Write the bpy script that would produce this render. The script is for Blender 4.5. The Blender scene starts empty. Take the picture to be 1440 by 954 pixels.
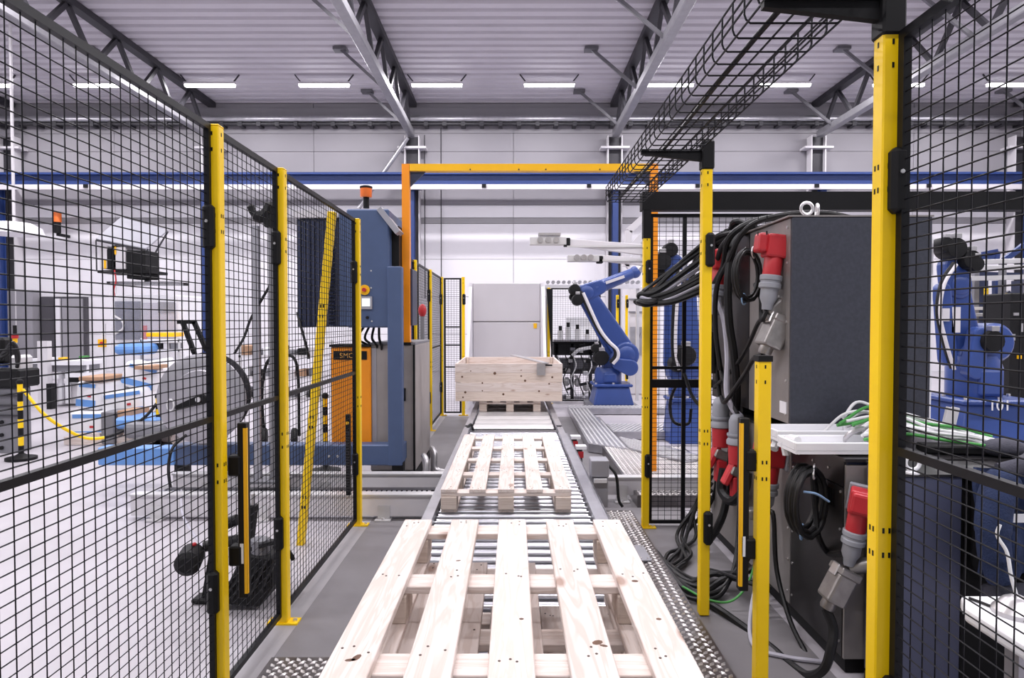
import bpy, math, random
from mathutils import Vector, Matrix, Euler
C = bpy.context.scene.collection
rnd = random.Random(7)
PI = math.pi
R = math.radians

# ---------------------------------------------------------------- camera, world, exposure
FPX = 930.0
cam_d = bpy.data.cameras.new('camera'); cam = bpy.data.objects.new('camera', cam_d); C.objects.link(cam)
cam_d.sensor_width = 36.0; cam_d.lens = 36.0 * FPX / 1440.0
cam_d.clip_start = 0.02; cam_d.clip_end = 200
cam.location = (0, 0, 1.5)
cam.rotation_euler = (PI/2 - math.atan(24/FPX), 0, math.atan(2/FPX))
bpy.context.scene.camera = cam
CAMM = cam.rotation_euler.to_matrix()

def at(px, py, Y):
    """pixel of the photograph + depth along the hall -> point in the hall"""
    d = CAMM @ Vector(((px - 720)/FPX, -(py - 477)/FPX, -1.0))
    return Vector((0, 0, 1.5)) + d * (Y / d.y)

w = bpy.data.worlds.new('world'); bpy.context.scene.world = w
w.use_nodes = True
bg = w.node_tree.nodes['Background']
bg.inputs['Color'].default_value = (0.93, 0.94, 1.0, 1); bg.inputs['Strength'].default_value = 0.40
vs = bpy.context.scene.view_settings
vs.view_transform = 'Standard'; vs.look = 'None'; vs.gamma = 1.0; vs.use_curve_mapping = False
vs.exposure = 0.22
LAMP_W = 108.0
LAMP_COL = (1.0, 0.965, 1.0)

# ---------------------------------------------------------------- helpers
def srgb(r, g, b):
    f = lambda c: (c/255/12.92) if c/255 <= 0.04045 else ((c/255 + 0.055)/1.055)**2.4
    return (f(r), f(g), f(b))

LOC = {}
def root_of(o):
    while o.parent: o = o.parent
    return o

class MB:
    def __init__(s): s.v = []; s.f = []
    def add(s, vs_, fs):
        n = len(s.v); s.v += [tuple(p) for p in vs_]; s.f += [tuple(i + n for i in f) for f in fs]; return s
    def box(s, x0, x1, y0, y1, z0, z1):
        if x0 > x1: x0, x1 = x1, x0
        if y0 > y1: y0, y1 = y1, y0
        if z0 > z1: z0, z1 = z1, z0
        return s.add([(x0,y0,z0),(x1,y0,z0),(x1,y1,z0),(x0,y1,z0),(x0,y0,z1),(x1,y0,z1),(x1,y1,z1),(x0,y1,z1)],
                     [(3,2,1,0),(4,5,6,7),(0,1,5,4),(1,2,6,5),(2,3,7,6),(3,0,4,7)])
    def obox(s, c, size, rot=(0,0,0)):
        M = Euler(rot).to_matrix() if not isinstance(rot, Matrix) else rot
        c = Vector(c); a, b, d = [q/2 for q in size]
        P = [c + M @ Vector((x*a, y*b, z*d)) for z in (-1,1) for x, y in ((-1,-1),(1,-1),(1,1),(-1,1))]
        return s.add(P, [(3,2,1,0),(4,5,6,7),(0,1,5,4),(1,2,6,5),(2,3,7,6),(3,0,4,7)])
    def bar(s, p0, p1, wa, wb, up=(0,0,1)):
        """box section bar from p0 to p1"""
        p0, p1 = Vector(p0), Vector(p1); t = (p1-p0).normalized(); u = Vector(up)
        if abs(t.dot(u)) > .98: u = Vector((0,1,0))
        a = t.cross(u).normalized(); b = a.cross(t).normalized()
        P = []
        for p in (p0, p1):
            for x, y in ((-1,-1),(1,-1),(1,1),(-1,1)): P.append(p + a*x*wa/2 + b*y*wb/2)
        return s.add(P, [(3,2,1,0),(4,5,6,7),(0,1,5,4),(1,2,6,5),(2,3,7,6),(3,0,4,7)])
    def tube(s, pts, r, n=8, closed=False, caps=True):
        pts = [Vector(p) for p in pts]; m = len(pts)
        rs = r if isinstance(r, (list, tuple)) else [r]*m
        T = []
        for i in range(m):
            a = pts[i-1] if (i > 0 or closed) else pts[i]
            b = pts[(i+1) % m] if (i < m-1 or closed) else pts[i]
            T.append((b-a).normalized())
        u = Vector((0,0,1)) if abs(T[0].z) < .9 else Vector((1,0,0))
        N = (u - T[0]*u.dot(T[0])).normalized()
        V = []
        for i in range(m):
            N = (N - T[i]*N.dot(T[i]))
            N = N.normalized() if N.length > 1e-6 else T[i].orthogonal().normalized()
            B = T[i].cross(N)
            for k in range(n):
                a = 2*PI*k/n
                V.append(pts[i] + (N*math.cos(a) + B*math.sin(a))*rs[i])
        F = []
        for i in range(m if closed else m-1):
            j = (i+1) % m
            for k in range(n):
                l = (k+1) % n
                F.append((i*n+k, i*n+l, j*n+l, j*n+k))
        if caps and not closed:
            F.append(tuple(reversed(range(n)))); F.append(tuple((m-1)*n + k for k in range(n)))
        return s.add(V, F)
    def cyl(s, p0, p1, r0, r1=None, n=16):
        return s.tube([p0, p1], [r0, r0 if r1 is None else r1], n)
    def lathe(s, prof, org, axis=(0,0,1), n=20):
        """prof: (radius, distance along axis)"""
        t = Vector(axis).normalized(); o = Vector(org); a = t.orthogonal().normalized(); b = t.cross(a)
        V = []
        for r, h in prof:
            for k in range(n):
                q = 2*PI*k/n; V.append(o + t*h + (a*math.cos(q) + b*math.sin(q))*max(r, 1e-4))
        F = []
        for i in range(len(prof)-1):
            for k in range(n):
                l = (k+1) % n; F.append((i*n+k, i*n+l, (i+1)*n+l, (i+1)*n+k))
        F.append(tuple(reversed(range(n)))); F.append(tuple((len(prof)-1)*n+k for k in range(n)))
        return s.add(V, F)
    def prism(s, poly, t):
        poly = [Vector(p) for p in poly]; t = Vector(t); n = len(poly)
        V = poly + [p + t for p in poly]
        F = [tuple(reversed(range(n))), tuple(range(n, 2*n))] + [(i, (i+1) % n, n+(i+1) % n, n+i) for i in range(n)]
        return s.add(V, F)
    def link(s, A, B, ra, rb, thick, nrm=(0,1,0), n=10):
        """flat arm: hull of two circles, extruded along nrm about its middle"""
        A, B, nn = Vector(A), Vector(B), Vector(nrm).normalized()
        t = (B-A).normalized(); u = nn.cross(t).normalized()
        poly = []
        for i in range(n+1):
            q = PI/2 + PI*i/n; poly.append(A + (t*math.cos(q) + u*math.sin(q))*ra)
        for i in range(n+1):
            q = -PI/2 + PI*i/n; poly.append(B + (t*math.cos(q) + u*math.sin(q))*rb)
        return s.prism([p - nn*thick/2 for p in poly], nn*thick)
    def ell(s, c, r, nu=14, nv=8):
        c = Vector(c)
        rx, ry, rz = r if isinstance(r, (tuple, list)) else (r, r, r)
        V = [c + Vector((0,0,-rz))]
        for j in range(1, nv):
            p = -PI/2 + PI*j/nv
            for i in range(nu):
                q = 2*PI*i/nu; V.append(c + Vector((rx*math.cos(p)*math.cos(q), ry*math.cos(p)*math.sin(q), rz*math.sin(p))))
        V.append(c + Vector((0,0,rz)))
        F = [(0, 1+(i+1) % nu, 1+i) for i in range(nu)]
        for j in range(nv-2):
            for i in range(nu):
                a = 1+j*nu+i; b = 1+j*nu+(i+1) % nu; F.append((a, b, b+nu, a+nu))
        L = len(V)-1; o = 1+(nv-2)*nu
        F += [(o+i, o+(i+1) % nu, L) for i in range(nu)]
        return s.add(V, F)
    def build(s, name, mat, parent=None, bevel=0.0, smooth=False, kind=None, seg=1):
        if parent is not None:
            off = LOC[root_of(parent).name]
        else:
            xs = [p[0] for p in s.v]; ys = [p[1] for p in s.v]; zs = [p[2] for p in s.v]
            off = Vector(((min(xs)+max(xs))/2, (min(ys)+max(ys))/2, min(zs)))
        me = bpy.data.meshes.new(name)
        me.from_pydata([(p[0]-off.x, p[1]-off.y, p[2]-off.z) for p in s.v], [], s.f)
        me.materials.append(mat)
        if smooth:
            me.shade_smooth(); me.set_sharp_from_angle(angle=R(38))
        me.update()
        o = bpy.data.objects.new(name, me); C.objects.link(o)
        if parent is not None: o.parent = parent
        else: o.location = off; LOC[o.name] = off
        if bevel:
            b = o.modifiers.new('bevel', 'BEVEL'); b.width = bevel; b.segments = seg; b.limit_method = 'ANGLE'; b.angle_limit = R(40)
        if kind: o['kind'] = kind
        return o

def tag(o, label, cat, group=None, kind=None):
    o['label'] = label; o['category'] = cat
    if group: o['group'] = group
    if kind: o['kind'] = kind
    return o

def thing(name, label, cat, loc, group=None):
    o = bpy.data.objects.new(name, None); C.objects.link(o)
    o.empty_display_size = .1
    o.location = loc; LOC[o.name] = Vector(loc)
    return tag(o, label, cat, group)

def copy_tree(o, parent=None):
    c = o.copy(); C.objects.link(c)
    if parent is not None: c.parent = parent
    for ch in list(o.children): copy_tree(ch, c)
    return c

def dup(o, loc, label=None, rotz=None):
    c = copy_tree(o); c.location = loc; LOC[c.name] = Vector(loc)
    if label: c['label'] = label
    if rotz is not None: c.rotation_euler.z = rotz
    return c

def share(o, name, loc, parent):
    """another object on the same mesh"""
    c = bpy.data.objects.new(name, o.data); C.objects.link(c); c.parent = parent; c.location = loc
    for m in o.modifiers:
        k = c.modifiers.new(m.name, m.type); k.width = m.width; k.segments = m.segments; k.limit_method = m.limit_method; k.angle_limit = m.angle_limit
    return c

def spline(pts, n=8):
    P = [Vector(p) for p in pts]
    if len(P) < 3: return P
    out = []
    for i in range(len(P)-1):
        p0 = P[i-1] if i > 0 else P[i]*2 - P[i+1]
        p1, p2 = P[i], P[i+1]
        p3 = P[i+2] if i+2 < len(P) else P[i+1]*2 - P[i]
        for k in range(n):
            t = k/n
            out.append(.5*((2*p1) + (p2-p0)*t + (2*p0-5*p1+4*p2-p3)*t*t + (3*p1-p0-3*p2+p3)*t**3))
    out.append(P[-1]); return out

def text_mesh(txt, size, org, right, up, mat, name, parent, depth=.002):
    cu = bpy.data.curves.new(name, 'FONT'); cu.body = txt; cu.size = size; cu.extrude = depth; cu.align_x = 'LEFT'
    tmp = bpy.data.objects.new(name+'_font', cu); C.objects.link(tmp)
    bpy.context.view_layer.update()
    me = bpy.data.meshes.new_from_object(tmp.evaluated_get(bpy.context.evaluated_depsgraph_get()))
    bpy.data.objects.remove(tmp)
    me.materials.clear(); me.materials.append(mat)
    ob = bpy.data.objects.new(name, me); C.objects.link(ob)
    r = Vector(right).normalized(); u = Vector(up).normalized(); n = r.cross(u)
    M = Matrix((r, u, n)).transposed().to_4x4()
    M.translation = Vector(org) - LOC[root_of(parent).name]
    ob.parent = parent; ob.matrix_local = M
    return ob

# ---------------------------------------------------------------- materials
def mat(name, col, rough=.5, metal=0.0, var=.06, scale=6.0, bump=0.0, bscale=80.0, spec=None, emit=None, estr=0, alpha=None, trans=0):
    m = bpy.data.materials.new(name); m.use_nodes = True
    nt = m.node_tree; b = nt.nodes['Principled BSDF']
    b.inputs['Roughness'].default_value = rough; b.inputs['Metallic'].default_value = metal
    if spec is not None: b.inputs['Specular IOR Level'].default_value = spec
    if trans: b.inputs['Transmission Weight'].default_value = trans
    if emit: b.inputs['Emission Color'].default_value = (*emit, 1); b.inputs['Emission Strength'].default_value = estr
    if alpha is not None: b.inputs['Alpha'].default_value = alpha
    tc = nt.nodes.new('ShaderNodeTexCoord')
    nz = nt.nodes.new('ShaderNodeTexNoise'); nz.inputs['Scale'].default_value = scale; nz.inputs['Detail'].default_value = 4
    nt.links.new(tc.outputs['Object'], nz.inputs['Vector'])
    rp = nt.nodes.new('ShaderNodeValToRGB')
    rp.color_ramp.elements[0].position = .3; rp.color_ramp.elements[1].position = .7
    rp.color_ramp.elements[0].color = (*[max(0, c*(1-var)) for c in col], 1)
    rp.color_ramp.elements[1].color = (*[min(1, c*(1+var)) for c in col], 1)
    nt.links.new(nz.outputs['Fac'], rp.inputs['Fac']); nt.links.new(rp.outputs['Color'], b.inputs['Base Color'])
    if bump:
        n2 = nt.nodes.new('ShaderNodeTexNoise'); n2.inputs['Scale'].default_value = bscale; n2.inputs['Detail'].default_value = 3
        nt.links.new(tc.outputs['Object'], n2.inputs['Vector'])
        bp = nt.nodes.new('ShaderNodeBump'); bp.inputs['Strength'].default_value = bump; bp.inputs['Distance'].default_value = .01
        nt.links.new(n2.outputs['Fac'], bp.inputs['Height']); nt.links.new(bp.outputs['Normal'], b.inputs['Normal'])
    return m

def wood(name, axis, light=(0.74, 0.65, 0.605), dark=(0.50, 0.37, 0.30)):
    """pale sawn spruce, grain along axis ('X' or 'Y')"""
    m = bpy.data.materials.new(name); m.use_nodes = True
    nt = m.node_tree; N = nt.nodes; L = nt.links; b = N['Principled BSDF']
    b.inputs['Roughness'].default_value = .62
    tc = N.new('ShaderNodeTexCoord'); oi = N.new('ShaderNodeObjectInfo')
    add = N.new('ShaderNodeVectorMath'); add.operation = 'ADD'
    sc = N.new('ShaderNodeVectorMath'); sc.operation = 'SCALE'; sc.inputs[3].default_value = 1.0
    cx = N.new('ShaderNodeCombineXYZ')
    mu = N.new('ShaderNodeMath'); mu.operation = 'MULTIPLY'; mu.inputs[1].default_value = 37.0
    L.new(oi.outputs['Random'], mu.inputs[0])
    for k in range(3): L.new(mu.outputs[0], cx.inputs[k])
    L.new(tc.outputs['Object'], add.inputs[0]); L.new(cx.outputs[0], add.inputs[1])
    mp = N.new('ShaderNodeMapping')
    mp.inputs['Scale'].default_value = (1.1, 14, 14) if axis == 'X' else (14, 1.1, 14)
    L.new(add.outputs[0], mp.inputs['Vector'])
    wv = N.new('ShaderNodeTexNoise'); wv.inputs['Scale'].default_value = 1.6; wv.inputs['Detail'].default_value = 3; wv.inputs['Distortion'].default_value = 1.2
    L.new(mp.outputs[0], wv.inputs['Vector'])
    # rings out of the stretched noise
    m2 = N.new('ShaderNodeMath'); m2.operation = 'MULTIPLY'; m2.inputs[1].default_value = 26
    sn = N.new('ShaderNodeMath'); sn.operation = 'SINE'
    L.new(wv.outputs['Fac'], m2.inputs[0]); L.new(m2.outputs[0], sn.inputs[0])
    rp = N.new('ShaderNodeValToRGB')
    rp.color_ramp.elements[0].position = 0.0; rp.color_ramp.elements[0].color = (*light, 1)
    rp.color_ramp.elements[1].position = 1.0; rp.color_ramp.elements[1].color = (*[light[i]*.55+dark[i]*.45 for i in range(3)], 1)
    mr = N.new('ShaderNodeMapRange'); mr.inputs['From Min'].default_value = -.2; mr.inputs['From Max'].default_value = 1.2
    L.new(sn.outputs[0], mr.inputs['Value']); L.new(mr.outputs[0], rp.inputs['Fac'])
    # per-board tint
    tv = N.new('ShaderNodeMapRange'); tv.inputs['To Min'].default_value = .90; tv.inputs['To Max'].default_value = 1.04
    L.new(oi.outputs['Random'], tv.inputs['Value'])
    mt = N.new('ShaderNodeVectorMath'); mt.operation = 'SCALE'
    L.new(rp.outputs['Color'], mt.inputs[0]); L.new(tv.outputs[0], mt.inputs[3])
    # knots
    mk = N.new('ShaderNodeMapping'); mk.inputs['Scale'].default_value = (2.3, 5.5, 5.5) if axis == 'X' else (5.5, 2.3, 5.5)
    L.new(add.outputs[0], mk.inputs['Vector'])
    vo = N.new('ShaderNodeTexVoronoi'); vo.inputs['Scale'].default_value = 1.0
    L.new(mk.outputs[0], vo.inputs['Vector'])
    kr = N.new('ShaderNodeValToRGB')
    kr.color_ramp.elements[0].position = .055; kr.color_ramp.elements[0].color = (1,1,1,1)
    kr.color_ramp.elements[1].position = .11; kr.color_ramp.elements[1].color = (0,0,0,1)
    L.new(vo.outputs['Distance'], kr.inputs['Fac'])
    mx = N.new('ShaderNodeMix'); mx.data_type = 'RGBA'
    mx.inputs['B'].default_value = (0.28, 0.15, 0.10, 1)
    km = N.new('ShaderNodeMath'); km.operation = 'MULTIPLY'; km.inputs[1].default_value = .75
    L.new(kr.outputs['Color'], km.inputs[0]); L.new(km.outputs[0], mx.inputs['Factor']); L.new(mt.outputs[0], mx.inputs['A'])
    L.new(mx.outputs['Result'], b.inputs['Base Color'])
    bp = N.new('ShaderNodeBump'); bp.inputs['Strength'].default_value = .12; bp.inputs['Distance'].default_value = .004
    L.new(sn.outputs[0], bp.inputs['Height']); L.new(bp.outputs['Normal'], b.inputs['Normal'])
    return m

M = {}
M['yellow'] = mat('yellow_powder_coat', srgb(254, 210, 4), .38, 0, .03)
M['orange'] = mat('orange_paint', srgb(250, 152, 20), .4, 0, .03)
M['gold'] = mat('amber_paint', srgb(250, 190, 10), .4, 0, .03)
M['black'] = mat('black_powder_coat', (0.006, 0.006, 0.008), .45, 0, .1, spec=.25)
M['black_matt'] = mat('black_plastic', (0.008, 0.008, 0.009), .55, 0, .15, spec=.22)
M['rubber'] = mat('black_cable_rubber', (0.008, 0.008, 0.009), .45, 0, .1, spec=.35)
M['wire'] = mat('black_wire', (0.006, 0.006, 0.009), .5, 0, .05, spec=.2)
M['concrete'] = mat('pale_concrete_floor', srgb(178, 174, 180), .42, 0, .06, 1.3, .05, 30)
M['floor_dark'] = mat('grey_floor_coating', srgb(122, 119, 122), .5, 0, .10, 2.2, .05, 40)
M['floor_light'] = mat('pale_floor_coating', srgb(158, 155, 158), .5, 0, .10, 2.2, .05, 40)
M['ceiling'] = mat('trapezoid_roof_sheet', srgb(194, 190, 198), .6, 0, .03, 1)
M['wall_white'] = mat('white_wall_panel', srgb(226, 224, 229), .5, 0, .015, 1)
M['wall_grey'] = mat('grey_wall_panel', srgb(142, 139, 145), .55, 0, .02, 1)
M['flash'] = mat('grey_flashing', srgb(150, 148, 152), .5, 0, .03, 1)
M['galv'] = mat('galvanised_steel', srgb(178, 177, 183), .34, .75, .10, 9)
M['chord'] = mat('silver_truss_chord', srgb(150, 149, 154), .4, .6, .08, 6)
M['truss'] = mat('grey_painted_truss', srgb(112, 111, 116), .42, .35, .06, 5)
M['truss_dark'] = mat('dark_truss_brace', srgb(56, 55, 60), .5, .3, .08, 5)
M['zinc'] = mat('zinc_roller', srgb(196, 196, 202), .28, .9, .05, 12)
M['steel'] = mat('brushed_steel', srgb(190, 188, 190), .36, .85, .08, 14, .03, 60)
M['alu'] = mat('aluminium_profile', srgb(214, 213, 214), .4, .5, .05, 8)
M['grey_paint'] = mat('grey_machine_paint', srgb(160, 160, 168), .45, .1, .05, 5)
M['gloss_grey'] = mat('glossy_grey_panel', srgb(204, 201, 206), .2, 0, .02, 2)
M['knot'] = mat('wood_knot', (0.12, 0.06, 0.035), .7, 0, .3, 60)
M['grey_light'] = mat('light_grey_paint', srgb(212, 209, 213), .38, 0, .03, 2)
M['grey_mid'] = mat('mid_grey_paint', srgb(122, 122, 128), .5, .1, .06, 5)
M['grey_dirty'] = mat('grey_cabinet_paint', srgb(158, 152, 150), .5, .1, .10, 4)
M['tread'] = mat('tread_plate_steel', srgb(112, 108, 109), .34, .8, .14, 18, .05, 90)
M['tread_bump'] = mat('tread_plate_polish', srgb(200, 196, 195), .32, .6, .08, 30)
M['blue_beam'] = mat('crane_beam_blue', srgb(38, 60, 116), .45, 0, .05)
M['blue_machine'] = mat('slate_blue_paint', srgb(72, 90, 126), .45, 0, .05)
M['navy'] = mat('navy_paint', srgb(42, 50, 78), .45, 0, .08)
M['cab_navy'] = mat('navy_cabinet_paint', srgb(76, 80, 104), .42, 0, .08, 4)
M['blue_robot'] = mat('robot_blue', srgb(50, 74, 138), .32, 0, .05)
M['blue_light'] = mat('light_blue_film_lit_beam', srgb(104, 152, 216), .35, 0, .06)  # blue of film and bands; on the base beam it stands for light
M['cab_dark'] = mat('charcoal_cabinet_paint', srgb(64, 66, 76), .36, .2, .12, 60, .08, 260)
M['cab_side'] = mat('cabinet_sheet_steel', srgb(146, 141, 139), .38, .35, .12, 5)
M['cab_side_dark'] = mat('dark_cabinet_sheet', srgb(54, 52, 54), .34, .5, .1, 5)
M['red'] = mat('red_plug_plastic', srgb(186, 42, 50), .42, 0, .10)
M['plug_grey'] = mat('grey_plug_plastic', srgb(150, 152, 160), .5, 0, .08)
M['hood'] = mat('die_cast_hood', srgb(158, 154, 152), .36, .75, .14, 22)
M['white'] = mat('white_plastic', srgb(236, 236, 240), .4, 0, .02)
M['white_cable'] = mat('white_cable', srgb(226, 226, 228), .45, 0, .03)
M['lilac_cable'] = mat('pale_grey_conduit', srgb(180, 178, 190), .42, 0, .05)
M['green'] = mat('green_cable', srgb(70, 150, 70), .5, 0, .1)
M['blue_tie'] = mat('pale_blue_tie', srgb(150, 185, 225), .5, 0, .05)
M['carton'] = mat('brown_cardboard', srgb(176, 140, 112), .7, 0, .08)
M['screen'] = mat('lit_screen', srgb(230, 236, 240), .3, 0, .02, emit=(.9, .95, 1), estr=.6)
M['beacon'] = mat('orange_beacon_lens', srgb(240, 120, 50), .3, 0, .05)
M['tube'] = mat('lamp_diffuser', (1, 1, 1), .4, 0, 0, emit=(1, .99, 1), estr=9)
M['jacket'] = mat('blue_denim_cloth', srgb(38, 52, 88), .85, 0, .25, 14, .4, 120)
M['fabric_dark'] = mat('dark_grey_cloth', srgb(70, 70, 82), .85, 0, .2, 12, .3, 120)
M['film'] = mat('clear_wrap_film', srgb(235, 235, 245), .12, 0, .05, 5, .5, 9, alpha=.14)
M['screw'] = mat('bright_screw', srgb(225, 223, 225), .3, .8, .02)
M['nail'] = mat('nail_head', srgb(80, 66, 60), .5, .3, .1)
M['mark_white'] = mat('white_lettering', srgb(235, 236, 240), .5, 0, 0)
M['mark_orange'] = mat('orange_lettering', srgb(240, 180, 90), .5, 0, 0)
M['door_grey'] = mat('grey_door_leaf', srgb(150, 148, 154), .5, 0, .03)
M['recess'] = mat('dark_door_gap', srgb(70, 68, 74), .6, 0, .05)
M['reel'] = mat('reel_sheet_steel', srgb(176, 174, 180), .32, .6, .08, 4)
M['wood_y'] = wood('pale_spruce_lengthwise', 'Y')
M['wood_x'] = wood('pale_spruce_crosswise', 'X')
M['wood_px'] = wood('weathered_spruce', 'X', (0.66, 0.56, 0.49), (0.48, 0.37, 0.30))
# ================================================================ the hall
YW = 20.0; ZC = 8.06; XH = 18.0
MB().box(-XH, XH, -6, YW, -.2, 0).build('floor', M['concrete'], kind='structure')
# darker coated lane between the fences, and the paler margin along the fence foot
MB().box(-1.07, 1.36, -1, 10.4, 0, .003).build('floor_lane', M['floor_dark'], kind='structure')
MB().box(-1.22, -1.07, -1, 10.4, 0, .0035).build('floor_margin', M['floor_light'], kind='structure')

# ceiling: trapezoidal sheet, ribs across the hall
def ceiling():
    P = []; y = -6.0; pitch = .36; d = .075
    while y < YW:
        for dy, dz in ((0,0),(.20,0),(.235,d),(.325,d)):
            P.append((min(y+dy, YW), ZC+dz))
        y += pitch
    P.append((YW, ZC))
    m = MB()
    for i in range(len(P)-1):
        (ya, za), (yb, zb) = P[i], P[i+1]
        m.add([(-XH,ya,za),(XH,ya,za),(XH,yb,zb),(-XH,yb,zb)], [(0,3,2,1)])
    m.box(-XH, XH, -6, YW, ZC+.16, ZC+.3)
    return m.build('ceiling', M['ceiling'], kind='structure')
ceiling()

# back wall: sandwich panels bay by bay
wall = MB().box(-XH, XH, YW+.08, YW+.3, 0, ZC+.2).build('wall_back', M['wall_grey'], kind='structure')
rows = [(0,1.13,'wall_white'),(1.13,2.26,'wall_white'),(2.26,3.39,'wall_white'),(3.39,4.46,'wall_white'),(4.46,4.64,'flash'),
        (4.64,5.02,'wall_white'),(5.02,5.6,'wall_grey'),(5.6,6.62,'wall_grey'),(6.62,7.16,'wall_grey'),(7.16,8.05,'wall_grey')]
for z0, z1, mk in rows:
    proto = None
    for b in range(6):
        x0 = -XH + 6*b
        if proto is None:
            proto = MB().box(x0+.006, x0+5.994, YW, YW+.08, z0+.006, z1-.006).build('wall_panel', M[mk], wall)
        else: share(proto, 'wall_panel', (6*b, 0, 0), wall)
for s, nm in ((-1,'left'),(1,'right')):
    wo = MB().box(s*XH, s*(XH+.25), -1, YW, 0, ZC+.2).build('wall_'+nm, M['wall_white'], kind='structure')
MB().box(-XH, XH, YW-.06, YW, 7.62, 7.9).build('trim_1', M['wall_grey'], kind='structure')

# grey recess and sliding door on the back wall, far end behind the fence
d = MB().box(-14.25, -12.85, YW-.1, YW, 0, 2.25).build('door_1', M['recess'], kind='structure')
MB().box(-13.55, -12.95, YW-.16, YW-.1, .02, 2.2).build('door_leaf', M['door_grey'], d)
MB().box(-13.78, -13.62, YW-.16, YW-.1, .02, 2.2).build('door_jamb', M['wall_white'], d)
MB().box(-16.4, -14.3, YW-.35, YW, 0, 2.45).build('trim_2', M['door_grey'], kind='structure')

# pipe run with clips along the wall head
pr = thing('wall_pipe', 'silver duct pipe running along the head of the back wall', 'pipe', (0, YW-.25, 7.3))
MB().cyl((-XH+.1, YW-.22, 7.52), (XH-.1, YW-.22, 7.52), .10, n=12).build('pipe', M['galv'], pr, smooth=True)
m = MB().box(-XH+.1, XH-.1, YW-.3, YW-.12, 7.34, 7.39)
m.build('cable_shelf', M['truss_dark'], pr)
m = MB()
x = -17.5
while x < 17.5:
    m.box(x, x+.12, YW-.32, YW, 7.30, 7.42); x += .55
m.build('clip_row', M['truss_dark'], pr, kind='stuff')

# columns
COLX = [-15, -9, -3, 3, 9, 15]
NAMES = {-15:'outermost beyond the wide mesh panel', -9:'behind the wide mesh panel', -3:'behind the orange portal post',
         3:'beside the robot gripper arms', 9:'seen past the near yellow post on the gate side', 15:'outermost beyond the blue robot numbered 101'}
for x in COLX:
    c = thing('steel_column', 'grey steel H column against back wall, ' + NAMES[x], 'column', (x, YW-.3, 0), 'wall columns'); c['kind'] = 'structure'
    MB().box(x-.22, x-.19, YW-.36, YW-.04, 0, 7.0).box(x+.19, x+.22, YW-.36, YW-.04, 0, 7.0).build('flange', M['grey_light'], c)
    MB().box(x-.19, x+.19, YW-.2, YW-.18, 0, 7.0).build('web', M['truss_dark'], c)
    MB().box(x-.42, x+.42, YW-.40, YW-.02, 6.62, 6.68).build('tie_plate', M['grey_light'], c)
    b = thing('crane_column', 'blue crane rail post under the blue beam, ' + NAMES[x], 'column', (x-.05, YW-.7, 0), 'crane rail posts'); b['kind'] = 'structure'
    xs = x+.05 if x < 0 else x-.05
    MB().box(xs-.08, xs+.08, YW-.82, YW-.80, 0, 5.38).box(xs-.08, xs+.08, YW-.60, YW-.58, 0, 5.38).box(xs-.01, xs+.01, YW-.8, YW-.6, 0, 5.38).build('shaft', M['blue_beam'], b)
    MB().box(x-.3, x+.3, YW-.9, YW-.4, 5.38, 5.46).build('head_plate', M['navy'], b)
# crane runway beam
cb = thing('crane_beam', 'long blue crane runway beam across the back wall', 'beam', (0, YW-.7, 5.46)); cb['kind'] = 'structure'
MB().box(-XH, XH, YW-.84, YW-.56, 5.46, 5.50).box(-XH, XH, YW-.72, YW-.68, 5.50, 5.76).box(-XH, XH, YW-.84, YW-.56, 5.76, 5.82).build('beam_section', M['blue_beam'], cb)
MB().box(-XH, XH, YW-.98, YW-.9, 5.30, 5.44).build('conductor_rail', M['grey_light'], cb)
m = MB()
for x in (-16, -12.3, -6.2, -.9, 2.1, 5.2, 8.6, 11.8): m.box(x, x+.12, YW-1.02, YW-.88, 5.34, 5.44)
m.build('rail_clip', M['black_matt'], cb, kind='stuff')

# roof trusses
def truss(x, label):
    t = thing('roof_truss', label, 'truss', (x, 7, 7.0), 'roof trusses'); t['kind'] = 'structure'
    zb, zt = 7.02, 7.93
    tc = MB().box(x-.11, x+.11, -6, YW-.1, zt-.02, zt+.12).build('top_chord', M['truss_dark'], t)
    MB().box(x-.10, x+.10, -6, YW-.4, zb-.1, zb+.1).build('bottom_chord', M['chord'], t, bevel=.02)
    n = 30; ys = [-6 + (YW-.6+6)*i/n for i in range(n+1)]
    proto = None
    for i in range(n):
        a, b2 = (zb, zt) if i % 2 == 0 else (zt, zb)
        MB().bar((x, ys[i], a), (x, ys[i+1], b2), .10, .085, (1,0,0)).build('web_brace', M['truss_dark'], t)
    for yy in (13.2, 16.0, 18.9):
        MB().bar((x-1.12, yy, ZC-.04), (x-.08, yy-.2, zb+.02), .07, .07).box(x-1.3, x-.98, yy-.12, yy+.14, ZC-.07, ZC).build('knee_brace', M['truss'], t)
TL = {-15:'roof truss far over the bench area, outermost of its row', -9:'roof truss running above the wide mesh panel on the fence side', -3:'roof truss leading to the column behind the orange portal post',
      3:'roof truss leading to the column beside the gripper arms', 9:'roof truss seen behind the near yellow post by the gate', 15:'roof truss beyond the mesh on the gate side, outermost of its row'}
for x in COLX: truss(x, TL[x])
wb = MB().cyl((-3.1, YW-.45, 6.9), (-4.55, YW-.45, 4.85), .06, n=10)
tag(wb.build('wind_brace', M['galv'], smooth=True), 'slanting steel tube brace on the back wall beside the orange portal', 'brace', kind='structure')
# thin hanging conduits on the back wall
for k, (px, y0, y1) in enumerate(((597, 190, 420), (620, 180, 392))):
    a, b = at(px, y0, YW-.1), at(px, y1, YW-.1)
    tag(MB().cyl(a, (a.x, a.y, b.z), .014, n=6).build('wall_conduit', M['truss_dark']), ('dark conduit on back wall close beside the blue crane post', 'thin dark conduit on back wall ending above the white enclosure')[k], 'conduit')

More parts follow.
